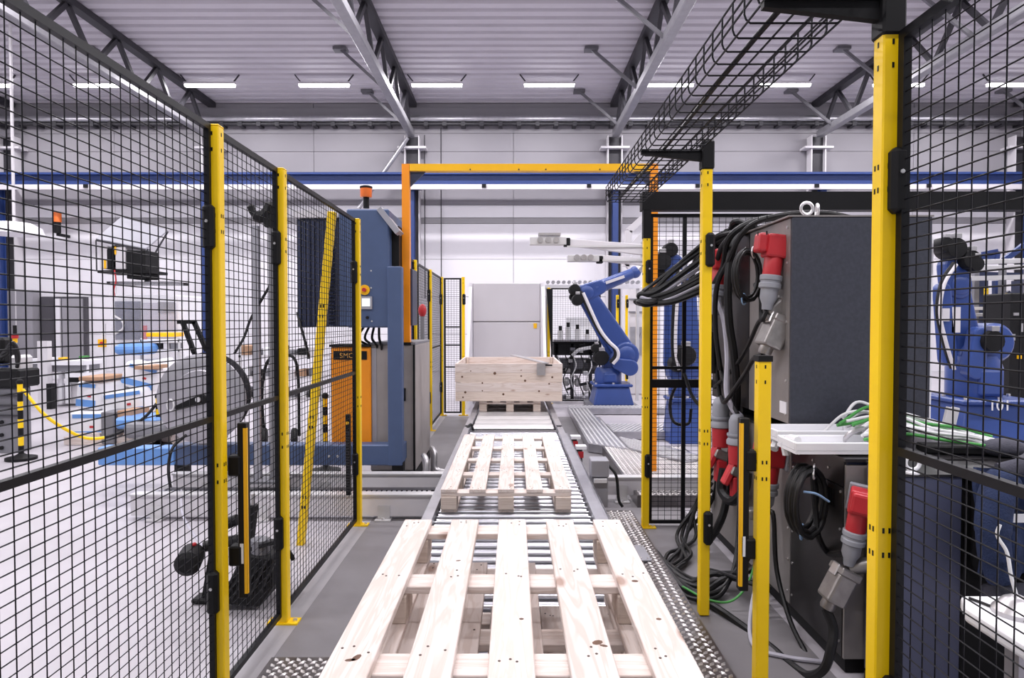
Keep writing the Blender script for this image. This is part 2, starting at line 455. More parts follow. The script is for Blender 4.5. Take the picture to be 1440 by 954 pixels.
# ceiling lamps
def lamp(x, y, label):
    t = thing('ceiling_lamp', label, 'lamp', (x, y, 7.75), 'ceiling strip lamps')
    MB().box(x-.68, x+.68, y-.06, y+.06, 7.80, 7.86).build('lamp_body', M['grey_light'], t)
    MB().box(x-.66, x+.66, y-.05, y+.05, 7.745, 7.80).build('diffuser', M['tube'], t)
    for s in (-1, 1): MB().bar((x+s*.62, y, 7.86), (x+s*.78, y, ZC), .03, .03).build('hanger', M['truss_dark'], t)
    return t
LX = [-14, -11, -8.05, -5.02, -2.03, .95, 4.1, 7.2, 10.2, 13.2]
LN = ['first from the fence side wall', 'second from the fence side wall', 'just beside the truss over the wide mesh panel', 'above the leaning yellow post',
      'above the orange portal corner', 'above the blue crane beam mid span', 'crossed by the wire cable basket', 'just past the wire cable basket', 'behind the near yellow gate post', 'seen through mesh beyond the numbered robot']
lp = None
for y in (17.7, 11.6, 5.5, -.6):
    for i, x in enumerate(LX):
        if y > 17:
            if lp is None: lp = lamp(x, y, 'white strip lamp under ceiling, ' + LN[i])
            else: dup(lp, (x, y, 7.75), 'white strip lamp under ceiling, ' + LN[i])
        elif y > 11 or i % 2 == 0 or True:
            o = dup(lp, (x, y, 7.75), 'strip lamp in the rows over the lane, too near overhead to be seen')
            o['group'] = 'strip lamps out of view'
        ld = bpy.data.lights.new('lamp_light', 'AREA'); ld.shape = 'RECTANGLE'; ld.size = 1.3; ld.size_y = .14
        ld.energy = LAMP_W; ld.color = LAMP_COL
        lo = bpy.data.objects.new('lamp_light', ld); C.objects.link(lo); lo.location = (x, y, 7.735)
# smoke detector dish
t = MB().lathe([(.03,0),(.16,.02),(.16,.05),(.08,.09)], at(872, 6, 13.9) - Vector((0,0,.02)), (0,0,1), 14)
tag(t.build('smoke_detector', M['wall_white'], smooth=True), 'small white dome detector on the ceiling sheet', 'detector')

# ================================================================ safety fence
def fence_post(x, y, h, label, side, group=None, clips=(.46, 1.86), plate=True):
    """side: +1 when the mesh stands toward -x (fence left of lane)"""
    t = thing('fence_post', label, 'post', (x, y, 0), group or 'yellow fence posts')
    MB().box(x-.025, x+.025, y-.025, y+.025, .008, h).build('shaft', M['yellow'], t, bevel=.004)
    MB().box(x-.026, x+.026, y-.026, y+.026, h-.003, h+.006).build('cap', M['yellow'], t, bevel=.004)
    if plate:
        MB().box(x-.075, x+.075, y-.035, y+.035, 0.0035, .012).build('base_plate', M['yellow'], t)
        m = MB()
        for s in (-1, 1): m.cyl((x+s*.055, y, .012), (x+s*.055, y, .02), .011, n=8)
        m.build('anchor_bolt', M['screw'], t, kind='stuff')
    m = MB()
    for zc in (.885, .95, 1.845, 1.905, h-.03, h-.09):
        for dx in ((-.008, .008) if zc < h-.2 else (0,)):
            m.box(x+dx-.0028, x+dx+.0028, y-.0262, y-.024, zc-.007, zc+.007)
            m.box(x+side*.0262, x+side*.024, y+dx-.0028, y+dx+.0028, zc-.007, zc+.007)
    m.build('slot_holes', M['black'], t, kind='stuff')
    for zc in clips:
        c = MB().box(x-side*.034, x+side*.010, y-.052, y+.052, zc-.085, zc+.085).build('clip', M['black_matt'], t, bevel=.012)
        MB().cyl((x-side*.012, y-.0525, zc+.02), (x-side*.012, y-.056, zc+.02), .006, n=8).build('clip_screw', M['screw'], c)
    return t

def mesh_wires(m, o, ax, L, z0, z1, step_h=.05, step_v=.0345, r=.0019):
    """wires of a panel starting at o along unit axis ax"""
    o = Vector(o); ax = Vector(ax); n = int(L/step_h)
    for i in range(1, n+1):
        p = o + ax*(i*L/(n+1)); m.tube([(p.x, p.y, z0), (p.x, p.y, z1)], r, 4, caps=False)
    k = int((z1-z0)/step_v)
    for j in range(1, k+1):
        z = z0 + (z1-z0)*j/(k+1)
        off = Vector((-ax.y, ax.x, 0))*r*1.5
        a = o + off; b = o + ax*L + off
        m.tube([(a.x, a.y, z), (b.x, b.y, z)], r, 4, caps=False)

def fence_panel(p0, p1, label, z0=.04, z1=2.25, mids=(1.13,), fw=.03, ft=.021, muntins=(), r=.0018, group=None, name='mesh_panel', mid_w=.022):
    p0 = Vector((*p0, 0)); p1 = Vector((*p1, 0)); ax = (p1-p0); L = ax.length; ax.normalize()
    nn = Vector((-ax.y, ax.x, 0))
    t = thing(name, label, 'fence panel', (p0+p1)/2 + Vector((0,0,z0)), group)
    def strip(a, b, za, zb, th):
        a3, b3 = p0+ax*a, p0+ax*b
        P = [a3-nn*th/2, b3-nn*th/2, b3+nn*th/2, a3+nn*th/2]
        return MB().add([(q.x,q.y,za) for q in P] + [(q.x,q.y,zb) for q in P], [(3,2,1,0),(4,5,6,7),(0,1,5,4),(1,2,6,5),(2,3,7,6),(3,0,4,7)])
    strip(0, fw, z0, z1, ft).build('stile', M['black'], t); strip(L-fw, L, z0, z1, ft).build('stile', M['black'], t)
    strip(fw, L-fw, z1-fw*.8, z1, ft).build('top_rail', M['black'], t); strip(fw, L-fw, z0, z0+fw*.8, ft).build('bottom_rail', M['black'], t)
    for z in mids: strip(fw, L-fw, z-mid_w/2, z+mid_w/2, ft).build('mid_rail', M['black'], t)
    for u in muntins: strip(u-.014, u+.014, z0+fw*.8, z1-fw*.8, ft*.9).build('muntin', M['black'], t)
    m = MB(); mesh_wires(m, p0+ax*fw, ax, L-2*fw, z0+fw*.8, z1-fw*.8, r=r)
    m.build('wire_mesh', M['wire'], t, kind='stuff')
    return t

XL = -1.142; XPL = -1.156      # fence on the strapping machine side
yl = [2.545, 3.255, 4.83, 7.66, 9.06, 10.55]
PL = ['yellow fence post next to a light curtain, ending the widest mesh panel',
      'yellow fence post with bolted foot plate in front of the leaning yellow post',
      'yellow fence post standing before the blue machine\'s control panel',
      'yellow fence post rising just behind the orange portal leg', 'slim yellow fence post second beyond the orange portal leg',
      'yellow corner fence post with black clip near the white enclosure']
for y, l in zip(yl, PL): fence_post(XL, y, 2.245 if y < 5 else 2.21, l, 1)
fence_panel((XPL, .55), (XPL, yl[0]-.012), 'widest black wire mesh panel filling the view beside the pallets', group='black mesh fence panels', r=.0020)
fence_panel((XPL, yl[0]+.02), (XPL, yl[1]-.012), 'narrow black mesh panel between the first two yellow posts', group='black mesh fence panels')
fence_panel((XPL, yl[1]+.02), (XPL, yl[2]-.012), 'black mesh panel with the yellow post leaning behind it', group='black mesh fence panels')
fence_panel((XPL, 6.75), (XPL, yl[3]-.012), 'black mesh panel partly hidden by the orange portal leg', group='black mesh fence panels', z1=2.21)
fence_panel((XPL, yl[3]+.02), (XPL, yl[4]-.012), 'mesh panel foreshortened beyond the portal leg', group='black mesh fence panels', z1=2.21)
fence_panel((XPL, yl[4]+.02), (XPL, yl[5]-.012), 'mesh panel next to the yellow corner post', group='black mesh fence panels', z1=2.21)
fence_panel((-1.11, 10.56), (-.83, 10.56), 'slim mesh gate panel between corner post and white enclosure', group='black mesh fence panels', z1=2.2, mids=(1.13, .78, 1.42))
fence_post(-.80, 10.56, 2.21, 'yellow fence post touching the white enclosure\'s edge', -1)
fence_post(-.66, 12.9, 2.17, 'yellow post tip peeking out behind the white enclosure', -1)

# gate side
XR = .970; XPR = .993
def tray_bracket(post, x, y, h):
    MB().box(x-.03, x+.032, y-.032, y+.032, h-.012, h+.13).build('bracket_sleeve', M['black_matt'], post, bevel=.006)
    MB().prism([(x-.02, y-.012, h+.085), (x-.02, y-.012, h+.03), (x-.33, y-.012, h+.065), (x-.33, y-.012, h+.085)], (0, .024, 0)).box(x-.33, x, y-.02, y+.02, h+.08, h+.088).build('bracket_arm', M['black_matt'], post)
r1 = fence_post(XR+.012, 1.755, 2.255, 'near yellow gate post carrying a black basket bracket, beside the mesh panel', -1, clips=(1.865, .48))
tray_bracket(r1, XR+.012, 1.755, 2.255)
r2 = fence_post(XR, 3.345, 2.275, 'yellow gate post with black basket bracket in front of the cable tangle', -1, plate=False)
tray_bracket(r2, XR, 3.345, 2.275)
r3 = fence_post(XR-.012, 4.78, 2.12, 'yellow gate post with black top sleeve at the mesh door\'s edge', -1)
MB().box(XR-.04, XR+.016, 4.752, 4.808, 2.10, 2.30).build('top_sleeve', M['black_matt'], r3)
s1 = fence_post(XR+.012, 2.60, 1.355, 'short yellow post standing before the dark cabinets', -1, clips=())
MB().box(XR-.016, XR+.040, 2.572, 2.628, 1.345, 1.368).build('end_cap', M['black_matt'], s1)
fence_panel((XPR+.012, .55), (XPR+.012, 1.735), 'black mesh panel at the gate side in front of the navy cabinet', group='black mesh fence panels', mids=(1.165,), r=.0020)
dp = fence_panel((.985, 4.83), (2.2, 4.83), 'black framed mesh door behind the hanging black cables', mids=(1.165,), z0=.02, z1=2.285, muntins=(.26,), name='mesh_door', group='black mesh fence panels')
MB().box(.985, 2.2, 4.81, 4.85, 1.02, 1.08).build('lock_rail', M['black'], dp)
dtb = MB().box(.925, 4.6, 4.77, 4.87, 2.305, 2.435).build('door_track_beam', M['black_matt'])
ps_ = MB().box(4.5, 4.56, 4.79, 4.85, .004, 2.304).build('support_leg', M['black_matt']); ps_.parent = dtb; ps_.location = LOC['support_leg'] - LOC['door_track_beam']
tag(dtb, 'thick black overhead beam above the mesh door and cabinets', 'beam')

# far yellow posts on the robot side
fence_post(.645, 12.1, 2.12, 'yellow post with slanted black stay beside the white enclosure', -1)
fence_panel((.69, 12.15), (1.6, 12.15), 'pale mesh panel behind the stooping blue robot', group='black mesh fence panels', z1=2.12)
for k, (px, l) in enumerate(((868, 'first of two slim yellow posts behind the blue robot\'s arm'), (881, 'second slim yellow post behind the blue robot, nearer the gate'))):
    p = at(px, 453, 13.0); fence_post(p.x, 13.0, 2.02, l, -1)
for px, y, h, l in ((1386, 11, 2.05, 'distant yellow post behind the numbered robot\'s forearm'), (1416, 10.5, 1.95, 'distant yellow post beyond the numbered robot\'s motor')):
    p = at(px, 453, y); fence_post(p.x, y, h, l, -1)

# leaning spare post behind the mesh
a, b = at(423, 768, 4.42), at(467, 298, 4.42)
lean = thing('leaning_post', 'spare yellow post leaning at a slant behind the mesh panel', 'post', a)
MB().bar(a, b, .05, .05).build('shaft', M['yellow'], lean, bevel=.004)
m = MB(); dv = (b-a)
for f in (.12, .15, .36, .39, .69, .72):
    for sx in (-.009, .009):
        q = a + dv*f + Vector((sx, -.0262, 0)); m.box(q.x-.004, q.x+.004, q.y-.001, q.y+.001, q.z-.01, q.z+.01)
m.build('slot_holes', M['black'], lean, kind='stuff')

# light curtains
def light_curtain(x, y, z0, z1, label, side):
    t = thing('light_curtain', label, 'sensor bar', (x, y, z0), 'safety light curtains')
    MB().box(x-.018, x+.018, y-.02, y+.02, z0, z1).build('housing', M['black'], t, bevel=.003)
    MB().box(x+side*.0185, x+side*.007, y-.0215, y-.0195, z0+.02, z1-.02).build('yellow_face', M['gold'], t)
    MB().box(x+side*.0185, x+side*.0200, y-.018, y-.008, z0+.02, z1-.02).build('side_face', M['gold'], t)
    for z in (z0+.17, z1-.17):
        MB().box(x-side*.055, x-side*.005, y-.028, y+.028, z-.04, z+.04).build('bracket', M['black_matt'], t, bevel=.006)
    MB().box(x-.01, x+.004, y-.0215, y-.0195, z0+.14, z0+.22).build('white_sticker', M['mark_white'], t)
light_curtain(-1.075, 2.62, .40, 1.10, 'yellow faced safety light curtain beside the first yellow fence post', 1)
light_curtain(.915, 2.62, .43, 1.12, 'yellow faced safety light curtain beside the short yellow post', -1)

nb = thing('sensor_bar', 'slim black sensor bar with yellow dot at the third fence post', 'sensor bar', (-1.178, 4.70, .26))
MB().box(-1.198, -1.166, 4.69, 4.72, .26, .84).build('housing', M['black_matt'], nb, bevel=.003)
MB().cyl((-1.182, 4.689, .78), (-1.182, 4.684, .78), .012, n=10).build('yellow_dot', M['gold'], nb)
m = MB()
for k in range(22): m.box(-1.196, -1.168, 4.684, 4.69, .29+.02*k, .30+.02*k)
m.build('ribs', M['truss_dark'], nb, kind='stuff')
# wire cable basket on the brackets
def basket():
    t = thing('cable_basket', 'black wire basket for cables hung overhead along the gate side', 'cable tray', (.79, 2.5, 2.345))
    z = 2.352; xs = [.665, .72, .775, .83, .88, .925]; y0, y1 = -.6, 4.72
    wl = MB()
    for x in xs: wl.tube([(x, y0, z), (x, y1, z)], .0033, 5)
    for x in (.655, .935):
        for dz in (.035, .065, .1): wl.tube([(x, y0, z+dz), (x, y1, z+dz)], .0033, 5)
    wl.build('long_wires', M['wire'], t, kind='stuff')
    y = y0; proto = None
    cr = MB().tube([(.655,0,z+.1),(.655,0,z+.02),(.66,0,z+.006),(.672,0,z-.004),(.918,0,z-.004),(.93,0,z+.006),(.935,0,z+.02),(.935,0,z+.1)], .0033, 5)
    proto = MB(); proto.v = [(p[0], p[1]+y0, p[2]) for p in cr.v]; proto.f = cr.f
    proto = proto.build('cross_wire', M['wire'], t)
    k = 1
    while y0 + k*.1 <= y1:
        share(proto, 'cross_wire', (0, k*.1, 0), t); k += 1
basket()
c = MB().tube(spline([(.74,-.6,2.363),(.75,.8,2.362),(.735,2,2.363),(.75,3.2,2.362),(.74,4.6,2.362)]), .009, 7)
tag(c.build('tray_cable', M['rubber'], smooth=True), 'black cable lying lengthwise in the overhead wire basket', 'cable')
# ================================================================ roller conveyor
ZR = .332
cv = thing('roller_conveyor', 'steel roller conveyor running down the lane under the pallets', 'conveyor', (0, 4, 0))
def roller_row(y0, y1, pitch, r):
    proto = MB().cyl((-.455, y0, ZR-r), (.455, y0, ZR-r), r, n=12)
    proto.cyl((-.47, y0, ZR-r), (.47, y0, ZR-r), .008, n=6)
    proto = proto.build('roller', M['zinc'], cv, smooth=True)
    n = int((y1-y0)/pitch)
    for k in range(1, n+1): share(proto, 'roller', (0, k*pitch, 0), cv)
roller_row(.5, 7.05, .106, .023)
dpk = None
for k in range(8):
    y0_ = 7.30 + k*.36; m = MB(); n_ = 6
    V = [(sx*.45, y0_ + .345*i/n_, ZR - .002 - .016*(2*i/n_-1)**2) for i in range(n_+1) for sx in (-1, 1)]
    m.add(V + [(p[0], p[1], p[2]-.012) for p in V], [(2*i, 2*i+1, 2*i+3, 2*i+2) for i in range(n_)] + [(2*n_+2+2*i+2, 2*n_+2+2*i+3, 2*n_+2+2*i+1, 2*n_+2+2*i) for i in range(n_)])
    m.build('deck_plate', M['alu'], cv, smooth=True)
for x0, x1, s in ((-.53, -.47, -1), (.47, .53, 1)):
    for ya, yb in ((.3, 7.12), (7.24, 10.2)):
        MB().box(x0, x1, ya, yb, ZR+.028, ZR+.034).box(x0 if s < 0 else x1-.006, x0+.006 if s < 0 else x1, ya, yb, .14, ZR+.028).box(x0, x1, ya, yb, .14, .146).box(x1-.006 if s < 0 else x0, x1 if s < 0 else x0+.006, ya, yb, ZR-.02, ZR+.028).build('side_rail', M['galv'], cv)
MB().box(.53, .585, .3, 7.12, .27, .30).box(.58, .588, .3, 7.12, .20, .30).build('guard_angle', M['galv'], cv)
MB().box(-.50, .50, 7.15, 7.2, ZR-.1, ZR-.02).build('cross_tie', M['galv'], cv)
MB().tube(spline([(-.50,7.05,ZR+.02),(-.46,7.12,ZR+.06),(-.44,7.22,ZR-.02)]), .014, 8).build('hose_clip', M['rubber'], cv, smooth=True)
for y in (1.2, 3.3, 5.0, 6.9, 8.6, 10.0):
    for x in (-.5, .5):
        MB().box(x-.03, x+.03, y-.03, y+.03, .01, .14).box(x-.05, x+.05, y-.05, y+.05, .003, .012).build('leg', M['galv'], cv)

# ================================================================ pallets
def pallet(label, loc, L=2.0, W=.8, group='spruce pallets on the roller conveyor', nblk=5, knots=()):
    x, y, z = loc                       # centre x, near end y, underside z
    t = thing('wooden_pallet', label, 'pallet', (x, y, z), group)
    bw = .1; xs = [x-W/2+bw/2 + i*(W-bw)/4 for i in range(5)]
    ys = [y+.05 + i*(L-.1)/(nblk-1) for i in range(nblk)]
    for xx in xs:
        j = rnd.uniform(-.003, .003)
        MB().box(xx-bw/2, xx+bw/2, y+j, y+L+j, z+.122, z+.144).build('deck_board', M['wood_y'], t, bevel=.002)
    for yy in ys:
        MB().box(x-W/2, x+W/2, yy-.0475, yy+.0475, z+.10, z+.1215).build('cross_board', M['wood_x'], t, bevel=.002)
    for xx in (xs[0], xs[2], xs[4]):
        MB().box(xx-.048, xx+.048, y, y+L, z, z+.020).build('skid_board', M['wood_y'], t, bevel=.002)
        for yy in ys:
            MB().box(xx-.048, xx+.048, yy-.065, yy+.065, z+.0205, z+.0995).build('block', M['wood_px'], t, bevel=.003)
    m = MB()
    for xx in xs:
        for yy in ys:
            for k in range(3):
                a, b = xx+rnd.uniform(-.035,.035), yy+rnd.uniform(-.035,.035)
                m.cyl((a, b, z+.1435), (a, b, z+.1452), .0032, n=6)
    m.build('nail_heads', M['nail'], t, kind='stuff')
    if knots:
        m = MB()
        for kx, ky, ra, rb, q in knots:
            m.prism([(kx + ra*math.cos(a*PI/4)*math.cos(q) - rb*math.sin(a*PI/4)*math.sin(q), ky + ra*math.cos(a*PI/4)*math.sin(q) + rb*math.sin(a*PI/4)*math.cos(q), z+.1435) for a in range(8)], (0,0,.0009))
        m.build('knots', M['knot'], t, kind='stuff')
    return t
pallet('new pale spruce pallet on top of the near stack', (-.004, .447, ZR+.288), knots=[(-.344,1.43,.016,.008,1.2),(-.355,1.42,.012,.006,.2),(.193,1.50,.014,.010,.6),(.205,1.485,.010,.005,-.4),(.345,1.86,.010,.008,0),(.02,1.62,.006,.005,0),(.36,1.62,.007,.006,0),(-.17,2.02,.008,.004,.3)])
pallet('pale spruce pallet in the middle of the near stack, seen through gaps', (.03, .40, ZR+.144))
pallet('lowest spruce pallet of the near stack, resting on rollers', (-.03, .36, ZR))
pallet('single spruce pallet lying on the rollers before the crate', (-.045, 4.02, ZR), L=1.98)
pallet('spruce pallet carrying the big plank crate', (-.045, 8.56, ZR), L=1.5, nblk=4)

# ================================================================ plank crate
x0, x1, y0, y1 = -.752, .632, 8.50, 10.15
cr = thing('plank_crate', 'open pale wooden plank crate standing on the far pallet', 'crate', (-.06, 9.3, ZR+.146), None)
zb = ZR+.146; hs = .1205
for k in range(4):
    za = zb + k*hs + (.004 if k > 1 else 0); zc = za + hs - .0025
    o = .004 if k < 2 else 0
    MB().box(x0+o, x1-o, y0, y0+.025, za, zc).build('plank', M['wood_px'] if k in (0, 2) else M['wood_x'], cr, bevel=.002)
    MB().box(x0+o, x1-o, y1-.025, y1, za, zc).build('plank', M['wood_x'], cr, bevel=.002)
    MB().box(x0+o, x0+o+.025, y0+.026, y1-.026, za, zc).build('plank', M['wood_y'], cr, bevel=.002)
    MB().box(x1-.025-o, x1-o, y0+.026, y1-.026, za, zc).build('plank', M['wood_y'], cr, bevel=.002)
for xx, yy in ((x0+.05, y0+.05), (x1-.05, y0+.05), (x0+.05, y1-.05), (x1-.05, y1-.05)):
    MB().box(xx-.02, xx+.02, yy-.02, yy+.02, zb, zb+4*hs).build('corner_post', M['wood_px'], cr)
m = MB()
for kx, kz, r_ in ((-.62,.115,.016),(-.65,.05,.012),(-.40,.235,.012),(-.40,.135,.010),(-.13,.09,.016),(.33,.13,.014),(.46,.225,.012),(-.66,.315,.014),(-.24,.36,.020),(.10,.325,.012),(.50,.31,.014),(.15,.265,.016),(-.55,.39,.008),(.10,.40,.008)):
    m.lathe([(r_, 0), (r_*.9, .0012)], (kx, y0+.0002, zb+kz), (0,-1,0), 8)
m.build('knots', M['knot'], cr, kind='stuff')
MB().box(.40, .50, y0-.003, y0+.001, zb+4*hs-.026, zb+4*hs-.008).build('hand_slot', M['black'], cr)
MB().box(x0+.03, x1-.03, y0+.03, y1-.03, zb, zb+.012).build('crate_floor', M['wood_x'], cr)
m = MB().bar((.0, 9.95, zb+4*hs+.04), (.41, 8.46, zb+4*hs+.012), .09, .014)
bb = m.build('metal_strip', M['steel'])
tag(bb, 'grey metal strip laid aslant across the crate\'s top', 'strip')
MB().box(.30, .41, 8.47, 8.482, zb+4*hs-.145, zb+4*hs+.01).build('bent_tab', M['steel'], None)
o = bpy.data.objects[-1] if False else bpy.data.objects['bent_tab']; o.parent = bb; o.location = Vector(LOC['bent_tab']) - LOC['metal_strip']

# ================================================================ white enclosure at the lane's end
en = thing('white_enclosure', 'light grey sheet metal enclosure with seam at the lane\'s end', 'enclosure', (-.1, 12, 0))
MB().box(-.735, .485, 12.0, 12.06, .06, 1.495).build('door_panel', M['gloss_grey'], en, bevel=.01)
MB().box(-.735, .485, 12.0, 12.06, 1.51, 2.205).build('door_panel', M['gloss_grey'], en, bevel=.01)
MB().box(-.80, -.74, 11.99, 12.6, 0, 2.21).build('side_post', M['wall_white'], en)
MB().box(.49, .55, 11.99, 12.6, 0, 2.21).build('side_post', M['wall_white'], en)
MB().prism([(-.80, 12, 2.15), (-.80, 10.9, .5), (-.80, 10.9, .05), (-.80, 12, .05)], (.05,0,0)).build('side_cheek', M['wall_white'], en)
MB().prism([(.51, 12, 2.15), (.51, 10.9, .5), (.51, 10.9, .05), (.51, 12, .05)], (.05,0,0)).build('side_cheek', M['wall_white'], en)
MB().box(.365, .425, 11.985, 12.0, 1.385, 1.475).build('amber_sticker', M['gold'], en)
MB().box(-.8, .55, 12.06, 12.6, 0, 2.2).build('housing', M['grey_light'], en)
MB().prism([(.60, 12.0, 2.1), (.69, 12.0, 2.1), (.69, 12.0, .9)], (0, .03, 0)).build('slanted_stay', M['black'], en)

# horizontal guard conveyor beam on the robot side
gb = thing('overhead_guide', 'white horizontal guide beam with small rollers above the pale mesh panel', 'beam', (1.5, 12.6, 2.1))
MB().box(.60, 2.4, 12.5, 12.6, 2.13, 2.2).build('beam', M['wall_white'], gb)
m = MB()
for k in range(18): m.cyl((.65+k*.1, 12.47, 2.25), (.65+k*.1, 12.6, 2.25), .035, n=8)
m.build('roller_row', M['galv'], gb, kind='stuff')
for x in (.64, 2.36): MB().box(x-.03, x+.03, 12.56, 12.62, 0, 2.13).build('leg', M['alu'], gb)

# ================================================================ tread plate walkways
def tread(name, label, x0, x1, y0, y1, zt):
    t = thing(name, label, 'tread plate', ((x0+x1)/2, (y0+y1)/2, 0), 'steel tread plates')
    MB().box(x0, x1, y0, y1, .004, zt).build('plate', M['tread'], t)
    m = MB(); p = .048; i = 0; y = y0+.03
    while y < y1-.02:
        x = x0+.03 + (p/2 if i % 2 else 0)
        while x < x1-.02:
            s = 1 if i % 2 else -1
            t1 = Vector((.7*s, .7, 0)); n1 = Vector((-.7, .7*s, 0)) if s > 0 else Vector((.7, .7, 0))
            n1 = Vector((t1.y, -t1.x, 0))
            c = Vector((x, y, zt))
            P = [c - t1*.019, c + n1*.010, c + t1*.019, c - n1*.010]
            Q = [c - t1*.009 + Vector((0,0,.006)), c + t1*.009 + Vector((0,0,.006))]
            m.add(P+Q, [(0,1,4),(1,5,4),(1,2,5),(2,3,5),(3,4,5),(3,0,4)])
            x += p
        y += p/2; i += 1
    m.build('raised_lugs', M['tread_bump'], t, kind='stuff')
    return t
tread('tread_plate', 'studded steel tread plate strip along the conveyor beside the gate posts', .595, .91, .6, 5.05, .05)
tread('tread_plate', 'studded steel tread plate beside the pallet stack at fence side', -1.06, -.54, .6, 2.86, .03)
tread('tread_plate', 'pale studded platform behind the mesh door', 1.0, 1.9, 5.3, 7.4, .10)
fb = MB().box(.755, .835, 3.95, 4.22, .056, .066)
o = fb.build('anchor_plate', M['grey_paint'], bevel=.003); tag(o, 'small blue grey plate screwed to the tread plate by the pallets', 'plate')
m = MB()
for xx in (.775, .815):
    for yy in (3.98, 4.19): m.cyl((xx, yy, .066), (xx, yy, .07), .007, n=6)
s = m.build('anchor_screws', M['screw'], None, kind='stuff'); s.parent = o; s.location = LOC['anchor_screws'] - LOC['anchor_plate']

# ================================================================ ribbed cable ducts by the robot
def duct(label, poly, z0=.012, z1=.105, along=(0,1)):
    xs = [p[0] for p in poly]; ys = [p[1] for p in poly]
    t = thing('cable_duct', label, 'cable duct', (sum(xs)/len(xs), sum(ys)/len(ys), 0), 'ribbed floor cable ducts')
    MB().prism([(p[0], p[1], z0) for p in poly], (0, 0, z1-z0)).build('channel', M['galv'], t)
    # ribs: narrow bars clipped to the polygon
    m = MB(); d = Vector((*along, 0)).normalized(); n = Vector((-d.y, d.x, 0))
    ps = [Vector((p[0], p[1], 0)) for p in poly]; c0 = min(p.dot(n) for p in ps); c1 = max(p.dot(n) for p in ps)
    c = c0 + .03
    while c < c1 - .02:
        hit = []
        for i in range(len(ps)):
            a, b = ps[i], ps[(i+1) % len(ps)]
            da, db = a.dot(n)-c, b.dot(n)-c
            if da*db < 0: hit.append((a + (b-a)*(da/(da-db))).dot(d))
        hit.sort()
        if len(hit) >= 2 and hit[1]-hit[0] > .06:
            a, b = d*(hit[0]+.02) + n*c, d*(hit[1]-.02) + n*c
            m.bar((a.x, a.y, z1+.004), (b.x, b.y, z1+.004), .022, .010)
        c += .055
    m.build('rib', M['alu'], t, kind='stuff')
duct('ribbed cable duct running along the conveyor past the blue robot', [(.86,7.55),(1.26,7.2),(1.26,8.0),(1.2,10.6),(.9,10.6)])
duct('ribbed cable duct crossing in front of the stooping robot\'s pedestal', [(.9,10.62),(2.6,10.62),(2.6,11.0),(.9,11.0)], along=(.5,1))
duct('ribbed cable duct branch, middle one of three toward the gate', [(1.265,8.35),(2.6,8.35),(2.6,9.0),(1.26,9.0)], along=(.5,1))
duct('ribbed cable duct angled toward the yellow gate post', [(1.265,7.2),(1.7,6.5),(2.0,6.7),(1.6,7.5),(1.265,7.9)], z0=.106, z1=.12, along=(.5,-1))

# ================================================================ cross conveyor on both sides of the lane
def beam_set(label, x0, x1, y, z0, z1, feet):
    t = thing('floor_beam', label, 'beam', ((x0+x1)/2, y, 0), 'grey cross conveyor beams')
    MB().box(x0, x1, y-.03, y+.03, z0, z1).build('web', M['grey_light'], t)
    MB().box(x0, x1, y-.05, y+.05, z1, z1+.012).build('flange', M['alu'], t)
    for x in feet:
        MB().box(x-.06, x+.06, y-.10, y-.02, .004, .016).box(x-.045, x+.045, y-.044, y-.03, .016, z0+.08).build('foot_bracket', M['alu'], t)
        MB().cyl((x, y-.08, .016), (x, y-.08, .03), .012, n=6).build('bolt', M['screw'], t)
    return t
beam_set('long grey floor beam just beyond the third fence post, nearest of the cross beams', -2.9, -.6, 5.0, .03, .185, (-2.7, -1.9, -.98))
beam_set('grey floor beam under the strapping machine\'s feet', -2.9, -.6, 5.62, .06, .2, (-2.6, -1.6))
beam_set('short grey floor beam on the robot side behind the sensor box', .66, 1.75, 5.5, .06, .2, (.9, 1.6))
ch = thing('transfer_chain', 'dark transfer chain bed between the cross beams on the fence side', 'chain bed', (-1.7, 5.3, 0))
MB().box(-2.85, -.62, 5.14, 5.26, .05, .14).build('chain_guide', M['grey_mid'], ch)
MB().box(-2.85, -.62, 5.36, 5.44, .05, .13).build('chain_guide', M['truss_dark'], ch)
m = MB()
for k in range(55): m.box(-2.84+k*.04, -2.815+k*.04, 5.165, 5.235, .141, .158)
m.build('chain_links', M['galv'], ch, kind='stuff')
sp = MB().box(-1.16, -.92, 5.66, 5.80, .21, .225).box(-1.16, -.92, 5.4, 5.425, .10, .22)
for k in range(2):
    p = (-.80+.03*k, 5.9+.35*k)
    t = MB().tube(spline([(p[0],p[1]+.05,.02),(p[0],p[1]+.04,.2),(p[0]-.01,p[1]+.02,.30),(p[0]+.03,p[1]-.05,.26),(p[0]+.04,p[1]-.08,.13),(p[0]+.13,p[1]-.10,.10),(p[0]+.26,p[1]-.10,.10)]), .022, 8)
    tag(t.build('bent_pipe', M['steel'], smooth=True), ('bent steel pipe hook on floor before the blue machine post, nearer one', 'bent steel pipe hook on floor, the farther of the pair')[k], 'pipe')

